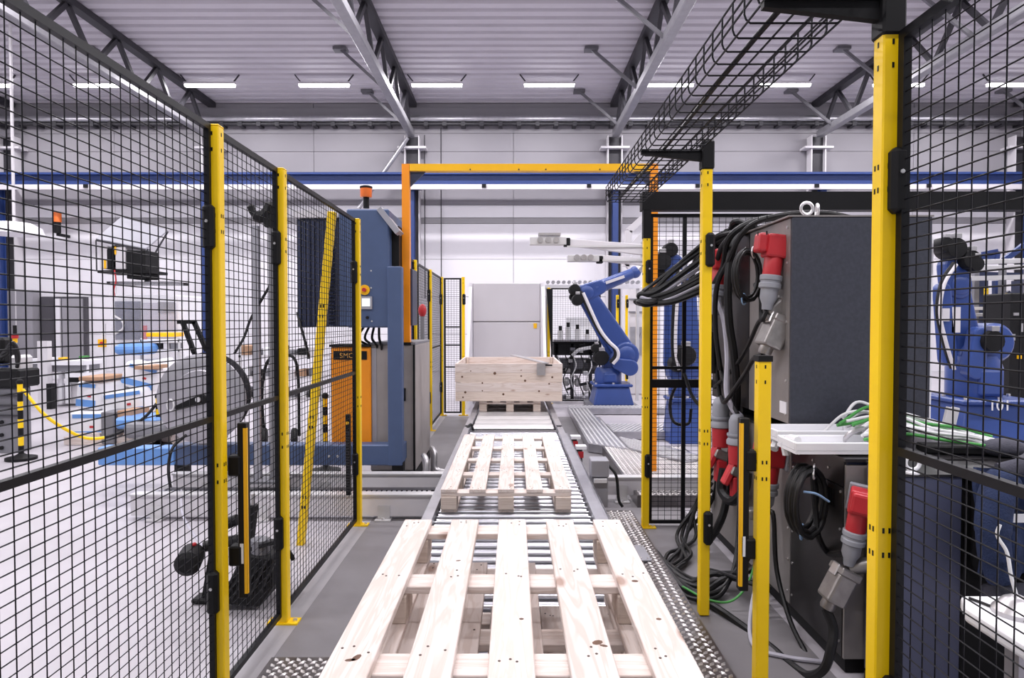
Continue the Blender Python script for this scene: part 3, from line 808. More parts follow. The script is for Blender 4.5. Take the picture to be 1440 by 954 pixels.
# sensor boxes beside the conveyor
sb = thing('sensor_box', 'grey blue junction box standing beside the conveyor rail', 'box', (.67, 5.15, 0))
MB().box(.605, .735, 5.1, 5.24, .06, .30).build('lower_box', M['grey_paint'], sb, bevel=.006)
MB().box(.60, .74, 5.08, 5.24, .30, .43).build('upper_box', M['grey_paint'], sb, bevel=.006)
MB().box(.62, .72, 5.06, 5.08, .26, .29).build('white_tag', M['white'], sb)
MB().tube(spline([(.74,5.15,.38),(.80,5.12,.3),(.82,5.12,.12),(.85,5.12,.06)]), .012, 8).build('cable', M['rubber'], sb, smooth=True)
for k, (y, l) in enumerate(((6.35, 'small dark sensor with white cap by the rail, nearer one'), (6.9, 'small dark sensor with white cap by the rail, farther one'))):
    t = thing('rail_sensor', l, 'sensor', (.63, y, 0))
    MB().box(.595, .66, y-.05, y+.05, .004, .28).build('stand', M['truss_dark'], t)
    MB().box(.60, .70, y-.06, y+.05, .28, .31).build('white_cap', M['white'], t)
    MB().box(.62, .67, y-.062, y-.05, .2, .26).build('red_lens', M['red'], t)

# ================================================================ amber portal frame
pf = thing('portal_frame', 'tall orange portal frame spanning the lane behind the pallets', 'frame', (.15, 6.2, 0))
MB().box(-1.035, -.965, 6.16, 6.24, 1.31, 2.965).build('leg', M['orange'], pf)
MB().box(1.27, 1.34, 6.16, 6.24, .01, 2.965).build('leg', M['orange'], pf)
MB().box(-.962, 1.267, 6.16, 6.24, 2.90, 2.965).build('cross_bar', M['gold'], pf)
for s, x in ((1, -.96), (-1, 1.265)):
    MB().prism([(x, 6.19, 2.895), (x+s*.14, 6.19, 2.895), (x, 6.19, 2.76)], (0,.02,0)).build('gusset', M['navy'], pf)
m = MB()
for x in (-.4, .05, .3, .8): m.cyl((x, 6.155, 2.912), (x, 6.165, 2.912), .007, n=8)
m.build('bolts', M['truss_dark'], pf, kind='stuff')
MB().box(-1.05, -.95, 6.13, 6.27, 1.285, 1.31).build('foot_block', M['black_matt'], pf)
# ================================================================ robots
def Rb(px, py, Y): return at(px, py, Y)
def robot(name, label, Y, ped, tur, S, E, W, F, rS, rE, rF, motors, hose, ped_base=None):
    """ped/tur: (px0, px1, py_bottom, py_top); S shoulder, E elbow, W wrist, F flange: photograph points at depth Y"""
    k = Y/FPX
    b0, b1 = at(ped[0], ped[2], Y), at(ped[1], ped[3], Y)
    cx = (b0.x+b1.x)/2; hw = (b1.x-b0.x)/2
    t = thing(name, label, 'robot', (cx, Y, 0), None)
    zb, zt = b0.z, b1.z
    if zb > .02: MB().box(cx-hw*1.25, cx+hw*1.25, Y-hw*1.2, Y+hw*1.2, .004, zb).build('plinth', M['grey_mid'], t, bevel=.01)
    # tapered pedestal with flange
    q = [(-1,-1),(1,-1),(1,1),(-1,1)]
    MB().add([(cx+a*hw, Y+c*hw, zb) for a, c in q] + [(cx+a*hw*.8, Y+c*hw*.8, zt-.03) for a, c in q], [(3,2,1,0),(4,5,6,7),(0,1,5,4),(1,2,6,5),(2,3,7,6),(3,0,4,7)]).build('pedestal', M['blue_robot'], t, bevel=.02, seg=2)
    MB().box(cx-hw*.95, cx+hw*.95, Y-hw*.95, Y+hw*.95, zt-.03, zt+.02).build('base_flange', M['blue_robot'], t, bevel=.015)
    m = MB()
    for a, c in ((-1,-1),(0,-1),(1,-1),(1,0),(-1,0)): m.cyl((cx+a*hw*.85, Y+c*hw*.85, zt+.02), (cx+a*hw*.85, Y+c*hw*.85, zt+.045), .02, n=6)
    m.build('flange_bolts', M['screw'], t, kind='stuff')
    t0, t1 = at(tur[0], tur[2], Y), at(tur[1], tur[3], Y)
    cxt = (t0.x+t1.x)/2; rt = (t1.x-t0.x)/2; h = t1.z-t0.z
    MB().lathe([(rt*.98, t0.z), (rt, t0.z+h*.1), (rt, t0.z+h*.7), (rt*.85, t0.z+h), (rt*.3, t0.z+h)], (cxt, Y, 0), (0,0,1), 24).build('turret', M['blue_robot'], t, smooth=True)
    MB().box(cxt-rt*.45, cxt+rt*.5, Y-rt*1.08, Y-rt*.5, t0.z+h*.05, t0.z+h*.7).build('turret_cover', M['blue_robot'], t, bevel=.03, seg=2)
    s_, e_, w_, f_ = at(*S, Y), at(*E, Y), at(*W, Y), at(*F, Y)
    MB().link(at(tur[0]+(tur[1]-tur[0])*.6, tur[3], Y), s_, rt*.62, rS*1.1, rS*1.5).build('shoulder_yoke', M['blue_robot'], t, bevel=.03, seg=2)
    MB().link(s_, e_, rS, rE, rS*.95).build('lower_arm', M['blue_robot'], t, bevel=.04, seg=3)
    c = (e_-s_); n = Vector((-c.z, 0, c.x)).normalized()
    if n.x > 0: n = -n
    MB().link(s_+n*rS*.95 + c*.08, e_+n*rE*.9 - c*.06, rS*.34, rE*.34, rS*.4).build('balance_link', M['blue_robot'], t, bevel=.02, seg=2)
    for P, r, d in ((s_, rS*.78, rS*.5), (e_, rE*.8, rE*.5)):
        MB().lathe([(r*.96, 0), (r, .02), (r, d*.55), (r*.8, d*.75), (r*.3, d*.78)], P - Vector((0, rS*.45, 0)), (0,-1,0), 20).build('joint_cover', M['blue_robot'], t, smooth=True)
    # elbow casting + forearm
    fd = (w_-e_).normalized()
    MB().link(e_ - fd*rE*.1, e_ + fd*rE*1.6, rE*1.05, rF*1.15, rE*1.5).build('elbow_casting', M['blue_robot'], t, bevel=.03, seg=2)
    MB().tube([e_+fd*rE*1.2, e_+(w_-e_)*.55, w_-fd*.02, w_], [rF*1.05, rF*.92, rF*.78, rF*.7], 14).build('forearm', M['blue_robot'], t, smooth=True)
    MB().ell(w_, (rF*.95, rF*.9, rF*.95)).build('wrist', M['blue_robot'], t, smooth=True)
    d2 = (f_-w_).normalized()
    MB().cyl(w_, f_, rF*.75, rF*.62, 14).build('tool_flange', M['steel'], t, smooth=True)
    for (px, py, r, dy) in motors:
        p = at(px, py, Y-dy)
        mo = MB().lathe([(r*.5,-r*1.3),(r*.92,-r*1.25),(r,-r*1.0),(r,r*.7),(r*.9,r*.9),(r*.5,r*.95)], p, (0,-1,0), 16).build('servo_motor', M['black_matt'], t, smooth=True)
        MB().box(p.x-r*.35, p.x+r*.35, p.y-r*1.0, p.y-r*.2, p.z+r*.9, p.z+r*1.35).build('motor_socket', M['steel'], mo, bevel=.004)
    MB().tube(spline([at(px, py, Y-dy) for px, py, dy in hose]), .022*Y/9, 8).build('dress_hose', M['grey_light'], t, smooth=True)
    MB().tube(spline([at(px-4, py-2, Y-dy+.03) for px, py, dy in hose]), .026*Y/9, 8).build('dress_hose', M['rubber'], t, smooth=True)
    return t

r_a = robot('industrial_robot', 'blue industrial robot stooping beside the plank crate', 11.5,
      (831, 887, 567, 540), (836, 874, 538, 517), (879, 499), (824, 412), (893, 383), (908, 371), .205, .15, .112,
      [(808, 408, .10, .12), (812, 422, .10, .26), (806, 418, .07, .0), (845, 503, .13, .2), (838, 490, .08, .22)],
      [(820, 412, .32), (842, 460, .38), (856, 480, .40), (868, 492, .42), (869, 503, .42), (862, 512, .4)])
MB().link(at(885,517,11.3), at(868,512,11.3), .14, .10, .2).build('drive_lobe', M['blue_robot'], r_a, bevel=.02, seg=2)
# forearm side plate of pale metal
k0, k1 = at(852, 398, 11.35), at(878, 389, 11.35)
MB().bar(k0, k1, .01, .05).build('name_strip', M['grey_light'], r_a)
r_b = robot('industrial_robot', 'blue industrial robot standing upright behind the mesh door', 8.3,
      (936, 986, 621, 560), (940, 982, 556, 520), (962, 520), (958, 400), (938, 362), (915, 352), .20, .17, .12,
      [(962, 500, .13, .22), (952, 512, .10, .2), (930, 368, .11, .1), (942, 352, .09, .1), (925, 382, .08, .05)],
      [(958, 380, .3), (952, 430, .32), (950, 490, .32), (955, 520, .3)])
r_c = robot('industrial_robot', 'large blue robot marked 101 behind the mesh on the gate side', 7.0,
      (1318, 1426, 614, 560), (1334, 1404, 557, 500), (1362, 502), (1343, 402), (1338, 362), (1350, 350), .14, .125, .11,
      [(1389, 480, .115, .22), (1338, 350, .11, .1), (1326, 345, .08, .12), (1360, 366, .10, .1), (1368, 372, .08, .12)],
      [(1345, 372, .22), (1328, 400, .25), (1322, 440, .26), (1330, 480, .26), (1342, 520, .24)])
p = at(1387, 577, 7.0-.415)
text_mesh('101', .15, (p.x, p.y-.03, p.z), (1,0,0), (0,0,1), M['mark_white'], 'number_marking', r_c)
# second parallel arm of the numbered robot
MB().lathe([(.20,-.2),(.205,-.15),(.205,.10),(.17,.14),(.12,.145)], at(1389, 482, 6.95), (0,-1,0), 24).build('shoulder_housing', M['blue_robot'], r_c, smooth=True)
MB().box(at(1338,440,6.80).x, at(1350,440,6.80).x, 6.79, 6.81, at(1344,468,6.8).z, at(1344,432,6.8).z).build('white_plate', M['grey_light'], r_c)
MB().box(at(1322,440,6.80).x, at(1332,440,6.80).x, 6.76, 6.78, at(1344,452,6.8).z, at(1344,434,6.8).z).build('white_plate', M['grey_light'], r_c)
MB().link(at(1332, 505, 6.85), at(1324, 408, 6.85), .075, .07, .12).build('parallel_arm', M['blue_robot'], r_c, bevel=.02, seg=2)
MB().link(at(1368, 520, 6.8), at(1374, 470, 6.8), .10, .075, .14).build('balancer', M['blue_robot'], r_c, bevel=.02, seg=2)

# long light alloy grippers on the upright robot's wrist
def gripper(label, A, B, H0, H1, Y, wa, wb):
    t = thing('gripper_arm', label, 'gripper', at(*A, Y), 'alloy gripper arms')
    a, b = at(*A, Y), at(*B, Y)
    MB().add(*(lambda u: ([(a.x,Y-.04,a.z-wa),(a.x,Y+.04,a.z-wa),(a.x,Y+.04,a.z+wa),(a.x,Y-.04,a.z+wa),(b.x,Y-.03,b.z-wb),(b.x,Y+.03,b.z-wb),(b.x,Y+.03,b.z+wb),(b.x,Y-.03,b.z+wb)],[(3,2,1,0),(4,5,6,7),(0,1,5,4),(1,2,6,5),(2,3,7,6),(3,0,4,7)]))(0)).build('boom', M['grey_light'], t, bevel=.006)
    MB().box(b.x, a.x, Y-.05, Y-.04, (a.z+b.z)/2-.02, (a.z+b.z)/2+.005).build('boom_rib', M['alu'], t)
    h0, h1 = at(*H0, Y), at(*H1, Y)
    MB().box(h0.x, h1.x, Y-.06, Y+.06, h1.z, h0.z).build('grip_plate', M['alu'], t, bevel=.006)
    for f in (.28, .5, .72):
        x = h0.x + (h1.x-h0.x)*f
        MB().cyl((x, Y-.09, (h0.z+h1.z)/2+.01), (x, Y+.05, (h0.z+h1.z)/2+.01), .038, n=10).build('suction_valve', M['steel'], t, smooth=True)
    MB().box(h1.x-.03, h1.x+.05, Y-.05, Y+.05, h1.z-.02, h0.z-.01).build('pivot_block', M['black_matt'], t, bevel=.008)
    return t
g1 = gripper('upper light alloy gripper arm reaching toward the lane, with valve head', (908, 352), (797, 341), (745, 334), (796, 345), 8.5, .07, .045)
MB().box(at(757,331,8.5).x, at(788,331,8.5).x, 8.42, 8.58, at(757,332,8.5).z, at(757,330,8.5).z+.012).build('top_plate', M['steel'], g1)
g2 = gripper('lower light alloy gripper arm with plain plate head', (908, 369), (842, 363), (798, 359.5), (842, 368.5), 8.5, .05, .04)
MB().box(at(903,340,8.5).x, at(913,340,8.5).x, 8.4, 8.6, at(903,376,8.5).z, at(903,340,8.5).z).build('mount_plate', M['steel'], g1)
br = thing('angle_bracket', 'white angular steel bracket behind the black topped gate post', 'bracket', at(892, 345, 9.5))
for pa, pb in (((880,375),(884,325)), ((884,325),(905,306)), ((884,352),(905,330)), ((880,375),(905,352))):
    MB().bar(at(*pa, 9.5), at(*pb, 9.5), .09, .1, (0,1,0)).build('bracket_bar', M['grey_light'], br)
MB().box(at(909,320,9.6).x-.03, at(909,320,9.6).x+.03, 9.55, 9.61, .004, at(905,310,9.6).z).build('post', M['grey_light'], br)

# ================================================================ pneumatic machine behind the crate
pm = thing('assembly_machine', 'black and grey assembly machine with cylinders beside the crate', 'machine', (1.05, 12.9, 0))
Y = 12.85
def pbox(px0, px1, py0, py1, y0, y1):
    a, b = at(px0, py1, y0), at(px1, py0, y0); return MB().box(a.x, b.x, y0, y1, a.z, b.z)
pbox(778, 846, 482, 500, Y, Y+.6).build('black_beam', M['black_matt'], pm, bevel=.01)
pbox(782, 840, 505, 520, Y+.1, Y+.6).build('drawer_block', M['grey_mid'], pm, bevel=.01)
for px in (780, 802, 828): pbox(px, px+5, 482, 568, Y, Y+.07).build('frame_leg', M['truss_dark'], pm)
pbox(778, 850, 478, 482, Y-.05, Y+.6).build('top_plate', M['galv'], pm)
for px, h in ((788, 465), (799, 460), (812, 463), (826, 470)):
    a = at(px, 480, Y+.2); b = at(px, h, Y+.2)
    c = MB().cyl(a, b, .055, n=12).build('cylinder', M['alu'], pm, smooth=True)
    MB().cyl(b, b+Vector((0,0,.09)), .035, n=10).build('valve_cap', M['black_matt'], c, smooth=True)
for px in (784, 797, 812, 824, 838):
    a = at(px, 535+((px*7) % 13), Y+.05)
    MB().ell(a, (.07, .07, .09)).build('regulator', M['alu'], pm, smooth=True)
pbox(780, 850, 558, 566, Y, Y+.5).build('base_plate', M['galv'], pm)
pbox(784, 845, 522, 526, Y+.02, Y+.5).build('shelf', M['truss_dark'], pm)
MB().tube(spline([at(805,500,Y-.1), at(815,492,Y-.15), at(835,488,Y-.1), at(843,480,Y-.05)]), .035, 8).build('hose', M['white_cable'], pm, smooth=True)
r5 = random.Random(5)
for k in range(34):
    px, py = r5.uniform(780, 846), r5.uniform(484, 562); a = at(px, py, Y-.04 - .1*r5.random()); s = r5.uniform(.02, .055)
    mk = r5.choice(('black_matt', 'alu', 'steel', 'grey_mid', 'truss_dark', 'black_matt', 'white'))
    if k % 2: MB().box(a.x-s, a.x+s, a.y-s, a.y+.09, a.z-s*.7, a.z+s*.9).build('fitting', M[mk], pm, bevel=.006)
    else: MB().cyl(a-Vector((s*1.6,0,0)), a+Vector((s*1.6,.03,s*.8)), s*.55, n=8).build('fitting', M[mk], pm, smooth=True)
for k in range(6):
    px = 784+11*k; MB().tube(spline([at(px,500,Y-.05), at(px+4,515,Y-.16), at(px-3,535,Y-.16), at(px+5,558,Y-.05)], 5), .012, 5).build('air_line', M['rubber' if k % 2 else 'white_cable'], pm, smooth=True)
tag(pbox(796, 838, 446, 480, 13.4, 13.43).build('white_board', M['white'], bevel=.004), 'white instrument board behind the assembly machine', 'board')
wh = thing('white_machine_housing', 'white machine housing behind the yellow gate post and robot', 'machine', at(896, 520, 13.6))
pbox(884, 930, 402, 555, 13.6, 14.4).build('housing', M['grey_light'], wh, bevel=.02)
pbox(886, 906, 460, 500, 13.58, 13.6).build('panel', M['galv'], wh)
MB().bar(at(884,520,13.5), at(905,470,13.5), .06, .1).build('guide', M['galv'], wh)
pbox(884, 908, 420, 422, 13.57, 13.6).build('seam', M['grey_mid'], wh)
pbox(884, 908, 438, 440, 13.57, 13.6).build('seam', M['grey_mid'], wh)

# ================================================================ alloy handling frames far on the gate side
fr = thing('handling_frame', 'light alloy frame of beams behind the numbered robot', 'frame', at(1405, 500, 11))
for py, y in ((369, 11), (378, 10.8), (392, 10.8), (443, 10.6), (434, 10.9)):
    a, b = at(1364 if py < 400 else 1362, py, y), at(1500, py - (4 if py < 400 else 0), y)
    MB().bar(a, b, .08, .075 if py < 430 else .05).build('beam', M['alu'], fr, bevel=.004)
for px in (1372, 1410, 1445):
    a = at(px, 369, 11.1); MB().box(a.x-.04, a.x+.04, 11.06, 11.14, .004, a.z).build('leg', M['grey_mid'], fr)
bf = thing('blue_rack', 'dark blue steel rack with diagonal struts behind the alloy frame', 'rack', at(1400, 500, 11.8))
for pa, pb in (((1378,368),(1382,358)), ((1382,358),(1402,354)), ((1402,354),(1400,368)), ((1382,370),(1400,356)), ((1412,366),(1440,345)), ((1350,408),(1376,392)), ((1376,395),(1376,470)), ((1362,425),(1380,412)), ((1376,386),(1440,388)), ((1400,395),(1400,430)), ((1390,430),(1420,412))):
    MB().bar(at(*pa, 11.6), at(*pb, 11.6), .07, .09).build('strut', M['navy'] if pa[0] in (1376, 1390) else M['blue_beam'], bf)
a = at(1376, 395, 11.6); MB().box(a.x-.1, a.x+.1, 11.5, 11.7, .004, a.z).build('leg', M['navy'], bf)
a = at(1436, 395, 11.6); MB().box(a.x-.1, a.x+.1, 11.5, 11.7, .004, a.z).build('leg', M['navy'], bf)
db = thing('dark_machine', 'black machine block with small parts behind the numbered robot', 'machine', at(1425, 560, 9.6))
pbox(1419, 1500, 412, 597, 9.6, 10.2).build('housing', M['black_matt'], db, bevel=.02)
for px, py, w_, h_ in ((1424,470,4,9),(1427,440,6,4),(1432,500,5,5),(1436,455,3,12)):
    pbox(px, px+w_, py, py+h_, 9.57, 9.6).build('fitting', M['steel'] if px != 1432 else M['gold'], db)
ws = MB().box(at(1305,453,5.2).x, at(1311,453,5.2).x, 5.2, 5.24, .004, at(1305,335,5.2).z)
tag(ws.build('white_upright', M['white']), 'slim white upright beside the dark upper cabinet', 'upright')
# ================================================================ blue strapping machine
YM = 5.9
sm = thing('strapping_machine', 'tall slate blue strapping machine with control screen beside the lane', 'machine', (-1.9, 5.9, 0))
def mbox(px0, px1, py0, py1, y0, y1, yref=None):
    a, b = at(px0, py1, yref or y0), at(px1, py0, yref or y0); return MB().box(a.x, b.x, y0, y1, a.z, b.z)
mbox(246, 566, 626, 655, YM, YM+.16).build('base_beam', M['blue_machine'], sm, bevel=.01)
mbox(137, 245, 630, 655, YM, YM+.16).build('beam_lit_end', M['blue_light'], sm, bevel=.01)  # same base beam where it is brightly lit, light put into a paler blue
MB().box(at(546,653,YM).x, at(566,653,YM).x, YM-.01, YM+.10, at(546,655,YM).z, at(546,375,YM).z).build('upright', M['blue_machine'], sm, bevel=.006)
MB().box(at(566,653,YM).x-.1, at(566,653,YM).x, YM+.1, YM+.75, .23, .39).build('side_beam', M['blue_machine'], sm, bevel=.006)
uc = mbox(488, 547, 294, 461, YM+.02, YM+.75).build('control_cabinet', M['blue_machine'], sm, bevel=.012)
mbox(549, 561, 318, 374, YM+.12, YM+.5).build('side_window', M['black_matt'], sm)
mbox(545, 549, 312, 455, YM+.06, YM+.6).build('window_frame', M['blue_machine'], sm)
MB().bar(at(536,296,YM+.1), at(562,329,YM+.1), .05, .22, (0,1,0)).build('tilted_plate', M['grey_paint'], sm)
mbox(507, 523, 417, 435, YM+.0, YM+.02).build('screen_bezel', M['grey_paint'], uc)
mbox(509, 520, 420, 431, YM-.006, YM).build('screen', M['screen'], uc)
e = at(513, 408, YM+.02)
MB().cyl(e, e-Vector((0,.012,0)), .046, n=18).build('stop_plate', M['gold'], uc)
MB().cyl(e-Vector((0,.012,0)), e-Vector((0,.04,0)), .018, n=12).build('stop_button', M['red'], uc)
e = at(517, 447, YM+.02); MB().cyl(e, e-Vector((0,.02,0)), .014, n=10).build('knob', M['black_matt'], uc)
m = MB()
for px, py in ((522,381),(522,405),(523,452),(500,381)):
    q = at(px, py, YM+.02); m.cyl(q, q-Vector((0,.006,0)), .008, n=6)
m.build('screws', M['screw'], uc, kind='stuff')
mbox(566, 580, 378, 458, YM+.3, YM+.6).build('rear_cabinet', M['navy'], sm, bevel=.006)
# louvred wing
a = at(416, 460, YM+.12); b = at(487, 307, YM+.12)
lv = MB().box(a.x, b.x, YM+.17, YM+.7, a.z, b.z).build('louvred_housing', M['navy'], sm)
n = 30
for i in range(n):
    z = a.z + (b.z-a.z)*(i+.15)/n
    MB().add([(a.x+.30,YM+.17,z),(b.x-.12,YM+.17,z),(b.x-.12,YM+.13,z+.008),(a.x+.30,YM+.13,z+.008),(a.x+.30,YM+.17,z+.026),(b.x-.12,YM+.17,z+.026)],[(0,1,2,3),(3,2,5,4),(0,3,4),(1,5,2)]).build('louvre', M['navy'], lv)
for i in range(7):
    x = a.x + .01 + i*.042
    MB().box(x, x+.03, YM+.15, YM+.17, a.z+.01, b.z-.02).build('door_rib', M['navy'], lv)
mbox(478, 487, 300, 458, YM+.1, YM+.2).build('edge_post', M['blue_machine'], sm)
mbox(412, 483, 296, 306, YM+.12, YM+.6).build('light_strip', M['grey_light'], sm)
for px in (557, 574): 
    q = at(px, 655, YM+.05 if px < 560 else YM+.6)
    MB().box(q.x-.045, q.x+.035, q.y-.05, q.y+.05, .225 if px < 560 else .01, .39 if px > 560 else .235).build('foot', M['black_matt'], sm) if False else None
for x, y in ((-1.04, YM+.05), (-1.04, YM+.62), (-3.0, YM+.06), (-2.55, YM+.06)):
    MB().box(x-.05, x+.05, y-.05, y+.05, .05, .235).build('foot', M['black_matt'], sm)
    MB().box(x-.12, x+.07, y-.12, y+.08, .004, .05).build('foot_plate', M['alu'], sm, bevel=.004)
for k in range(4):
    q = at(512+k*7, 461, YM+.3)
    MB().tube(spline([(q.x,q.y,q.z+.01),(q.x-.05+.02*k,q.y-.04,q.z-.1),(q.x+.04,q.y-.03*k,q.z-.17),(q.x+.02,q.y,q.z-.23)]), .012, 6).build('loop_cable', M['rubber'], sm, smooth=True)
m = MB()
for px in (463, 475): q = at(px, 642, YM); m.cyl(q, q-Vector((0,.006,0)), .012, n=8)
m.build('beam_screws', M['screw'], sm, kind='stuff')
bc = thing('beacon_lamp', 'orange beacon lamp on black stem atop the blue machine', 'lamp', at(515, 294, YM+.3))
q = at(515, 293, YM+.3)
MB().cyl(q, q+Vector((0,0,.10)), .028, n=12).build('stem', M['black_matt'], bc)
MB().lathe([(.05,.10),(.055,.11),(.055,.18),(.05,.185)], q, (0,0,1), 16).build('lens', M['beacon'], bc, smooth=True)
MB().lathe([(.058,.185),(.058,.2),(.03,.21)], q, (0,0,1), 16).build('lid', M['black_matt'], bc, smooth=True)

# orange strapping unit
ou = thing('strapping_unit', 'orange cabinet with black name plate under the blue machine', 'cabinet', (-1.45, 6.1, .41))
a = at(466, 626, 6.1); b = at(521, 488, 6.1)
MB().box(a.x, b.x-.002, 6.1, 6.4, a.z, b.z).build('body', M['orange'], ou, bevel=.01)
MB().box(a.x-.01, b.x-.002, 6.08, 6.42, b.z, b.z+.02).build('lid', M['black_matt'], ou)
MB().box(b.x-.145, b.x-.14, 6.097, 6.1, a.z, b.z-.16).build('door_seam', M['truss_dark'], ou)
pl = at(469.5, 506, 6.1); pr_ = at(516, 494, 6.1)
np_ = MB().box(pl.x, pr_.x, 6.092, 6.1, pl.z, pr_.z).build('name_plate', M['black'], ou)
text_mesh('SMOC', .066, (pl.x+.055, 6.09, pl.z+.016), (1,0,0), (0,0,1), M['mark_orange'], 'plate_lettering', ou)
# dirty grey cabinet behind
gc = thing('grey_cabinet', 'worn grey sheet cabinet behind the blue upright', 'cabinet', (-1.2, 6.9, 0))
a = at(521, 640, 6.14); b = at(584, 485, 6.14)
MB().box(a.x, b.x, 6.14, 7.2, .11, b.z).build('body', M['grey_dirty'], gc, bevel=.008)
MB().box(a.x, b.x+.005, 6.13, 7.2, .02, .10).build('plinth', M['black_matt'], gc)
MB().box(a.x, b.x, 6.135, 7.2, b.z, b.z+.02).build('lid', M['grey_mid'], gc)
q = at(569, 555, 6.14); MB().box(q.x-.012, q.x+.012, 6.12, 6.14, q.z-.06, q.z+.06).build('handle', M['black_matt'], gc, bevel=.004)
MB().box(a.x+.02, a.x+.06, 6.132, 6.14, .15, b.z-.03).build('edge_trim', M['grey_paint'], gc)
MB().box(b.x-.02, b.x-.002, 6.12, 6.14, .11, b.z).build('corner_edge', M['black_matt'], gc)
kb = thing('black_conveyor_guard', 'black guard frame with grey strip beyond the worn grey cabinet', 'frame', (-1.07, 7.58, 0))
MB().box(-1.09, -1.03, 7.52, 7.58, .3, 1.3).build('black_channel', M['black_matt'], kb)
MB().box(-1.02, -.995, 7.55, 7.58, .25, 1.2).build('grey_strip', M['grey_paint'], kb)
MB().box(-1.05, -.96, 7.55, 7.6, .01, .3).build('base', M['grey_paint'], kb)
rl = at(594, 437, 7.9); 
tag(MB().ell(rl, (.05,.05,.08)).build('red_dome', M['red'], smooth=True), 'dark red dome light behind the slim yellow posts', 'lamp')
dsp = MB().cyl((rl.x, rl.y, .004), (rl.x, rl.y, rl.z-.07), .025, n=8)
tag(dsp.build('dome_stand', M['grey_mid']), 'grey stand carrying the dark red dome light', 'stand')

# ================================================================ strap reel
rc = at(284, 561, 5.75); rr = .385
rl_ = thing('strap_reel', 'big grey strap reel with black crank arm behind the widest mesh', 'reel', (rc.x, rc.y, rc.z-rr))
MB().lathe([(.06,0),(rr,0),(rr+.006,.004),(rr+.006,.014),(rr,.018),(rr*.66,.02),(rr*.64,.03),(.06,.03)], rc, (0,-1,0), 40).build('front_disc', M['reel'], rl_, smooth=True)
MB().lathe([(.06,0),(rr,0),(rr,.02),(.06,.02)], rc+Vector((-.05,.25,.01)), (0,-1,0), 40).build('back_disc', M['truss_dark'], rl_, smooth=True)
MB().lathe([(rr*.62,0),(rr*.62,.21)], rc+Vector((.01,.03,0)), (.15,1,0), 28).build('strap_roll', M['grey_light'], rl_, smooth=True)
h = rc + Vector((.06,-.05,-.02))
MB().link(rc+Vector((0,-.05,0))+Vector((.02,0,.0)), rc+Vector((-.19,-.05,-.07)), .045, .02, .025).build('crank_arm', M['black_matt'], rl_, bevel=.004)
MB().cyl(rc+Vector((0,-.02,0)), rc+Vector((0,-.08,0)), .022, n=12).build('hub', M['screw'], rl_, smooth=True)
MB().tube([rc+Vector((-.25,-.05,-.05))+Vector((.03*math.cos(q*PI/5),0,.05*math.sin(q*PI/5))) for q in range(10)], .008, 6, closed=True).build('ring_clip', M['white_cable'], rl_, smooth=True)
MB().box(rc.x-.05, rc.x+.05, rc.y+.03, rc.y+.4, .418, rc.z-.02).build('stand', M['grey_mid'], rl_)
t = thing('handle_bracket', 'black tube bracket slanting above the strap reel', 'bracket', at(270, 497, 5.9))
for pa, pb in (((250,453),(276,453)), ((257,453),(273,496)), ((273,453),(291,494))):
    MB().bar(at(*pa, 5.9), at(*pb, 5.9), .035, .035).build('tube', M['black_matt'], t)
MB().bar(at(273,496,5.9), at(282,520,6.0), .03, .03).build('foot', M['black_matt'], t)
# tall grey pole with black fork
fk = thing('strap_guide_pole', 'grey pole with black curved fork head behind the narrow mesh panel', 'pole', (at(385,453,5.4).x, 5.4, 0))
q = at(388, 300, 5.4)
MB().box(q.x-.05, q.x+.05, 5.36, 5.46, .2, q.z).build('pole', M['grey_mid'], fk)
MB().box(q.x-.2, q.x-.15, 5.4, 5.45, .2, q.z-.1).build('pole', M['grey_paint'], fk)
pts = [at(352,288,5.38), at(356,299,5.38), at(366,305,5.38), at(376,300,5.38), at(384,285,5.38)]
MB().tube(spline(pts, 4), [.012]+[.03]*5+[.05]*5+[.055]*5+[.02], 8).build('fork', M['black_matt'], fk, smooth=True)
MB().box(q.x-.08, q.x+.06, 5.34, 5.48, q.z-.12, q.z+.02).build('fork_block', M['black_matt'], fk, bevel=.01)
MB().box(q.x-.22, q.x+.08, 5.3, 5.5, .19, .21).build('base', M['grey_mid'], fk)
for k, pts in enumerate(([(383,396,5.4),(366,425,5.42),(352,450,5.5),(343,475,5.6),(330,497,5.72)], [(418,440,6.09),(424,462,6.0),(432,492,5.98),(434,505,5.98)])):
    t = MB().tube(spline([at(*p) for p in pts]), .012, 6)
    tag(t.build('strap_wire', M['rubber'], smooth=True), ('thin black wire slanting from the fork headed pole to the strap reel', 'thin black wire hanging below the dark louvred housing')[k], 'wire')
t = MB().tube(spline([at(255,690,5.2), at(256,720,4.6), at(268,745,4.0), at(288,772,3.7)]), .008, 6)
tag(t.build('thin_cable', M['lilac_cable'], smooth=True), 'thin grey cable hanging down to the black power unit on the floor', 'wire')
t = MB().tube(spline([at(262,612,5.7), at(243,630,5.6), at(237,658,5.55), at(240,690,5.5)]), .014, 6)
tag(t.build('black_hose', M['rubber'], smooth=True), 'black hose looping under the strap reel over the light blue beam', 'hose')

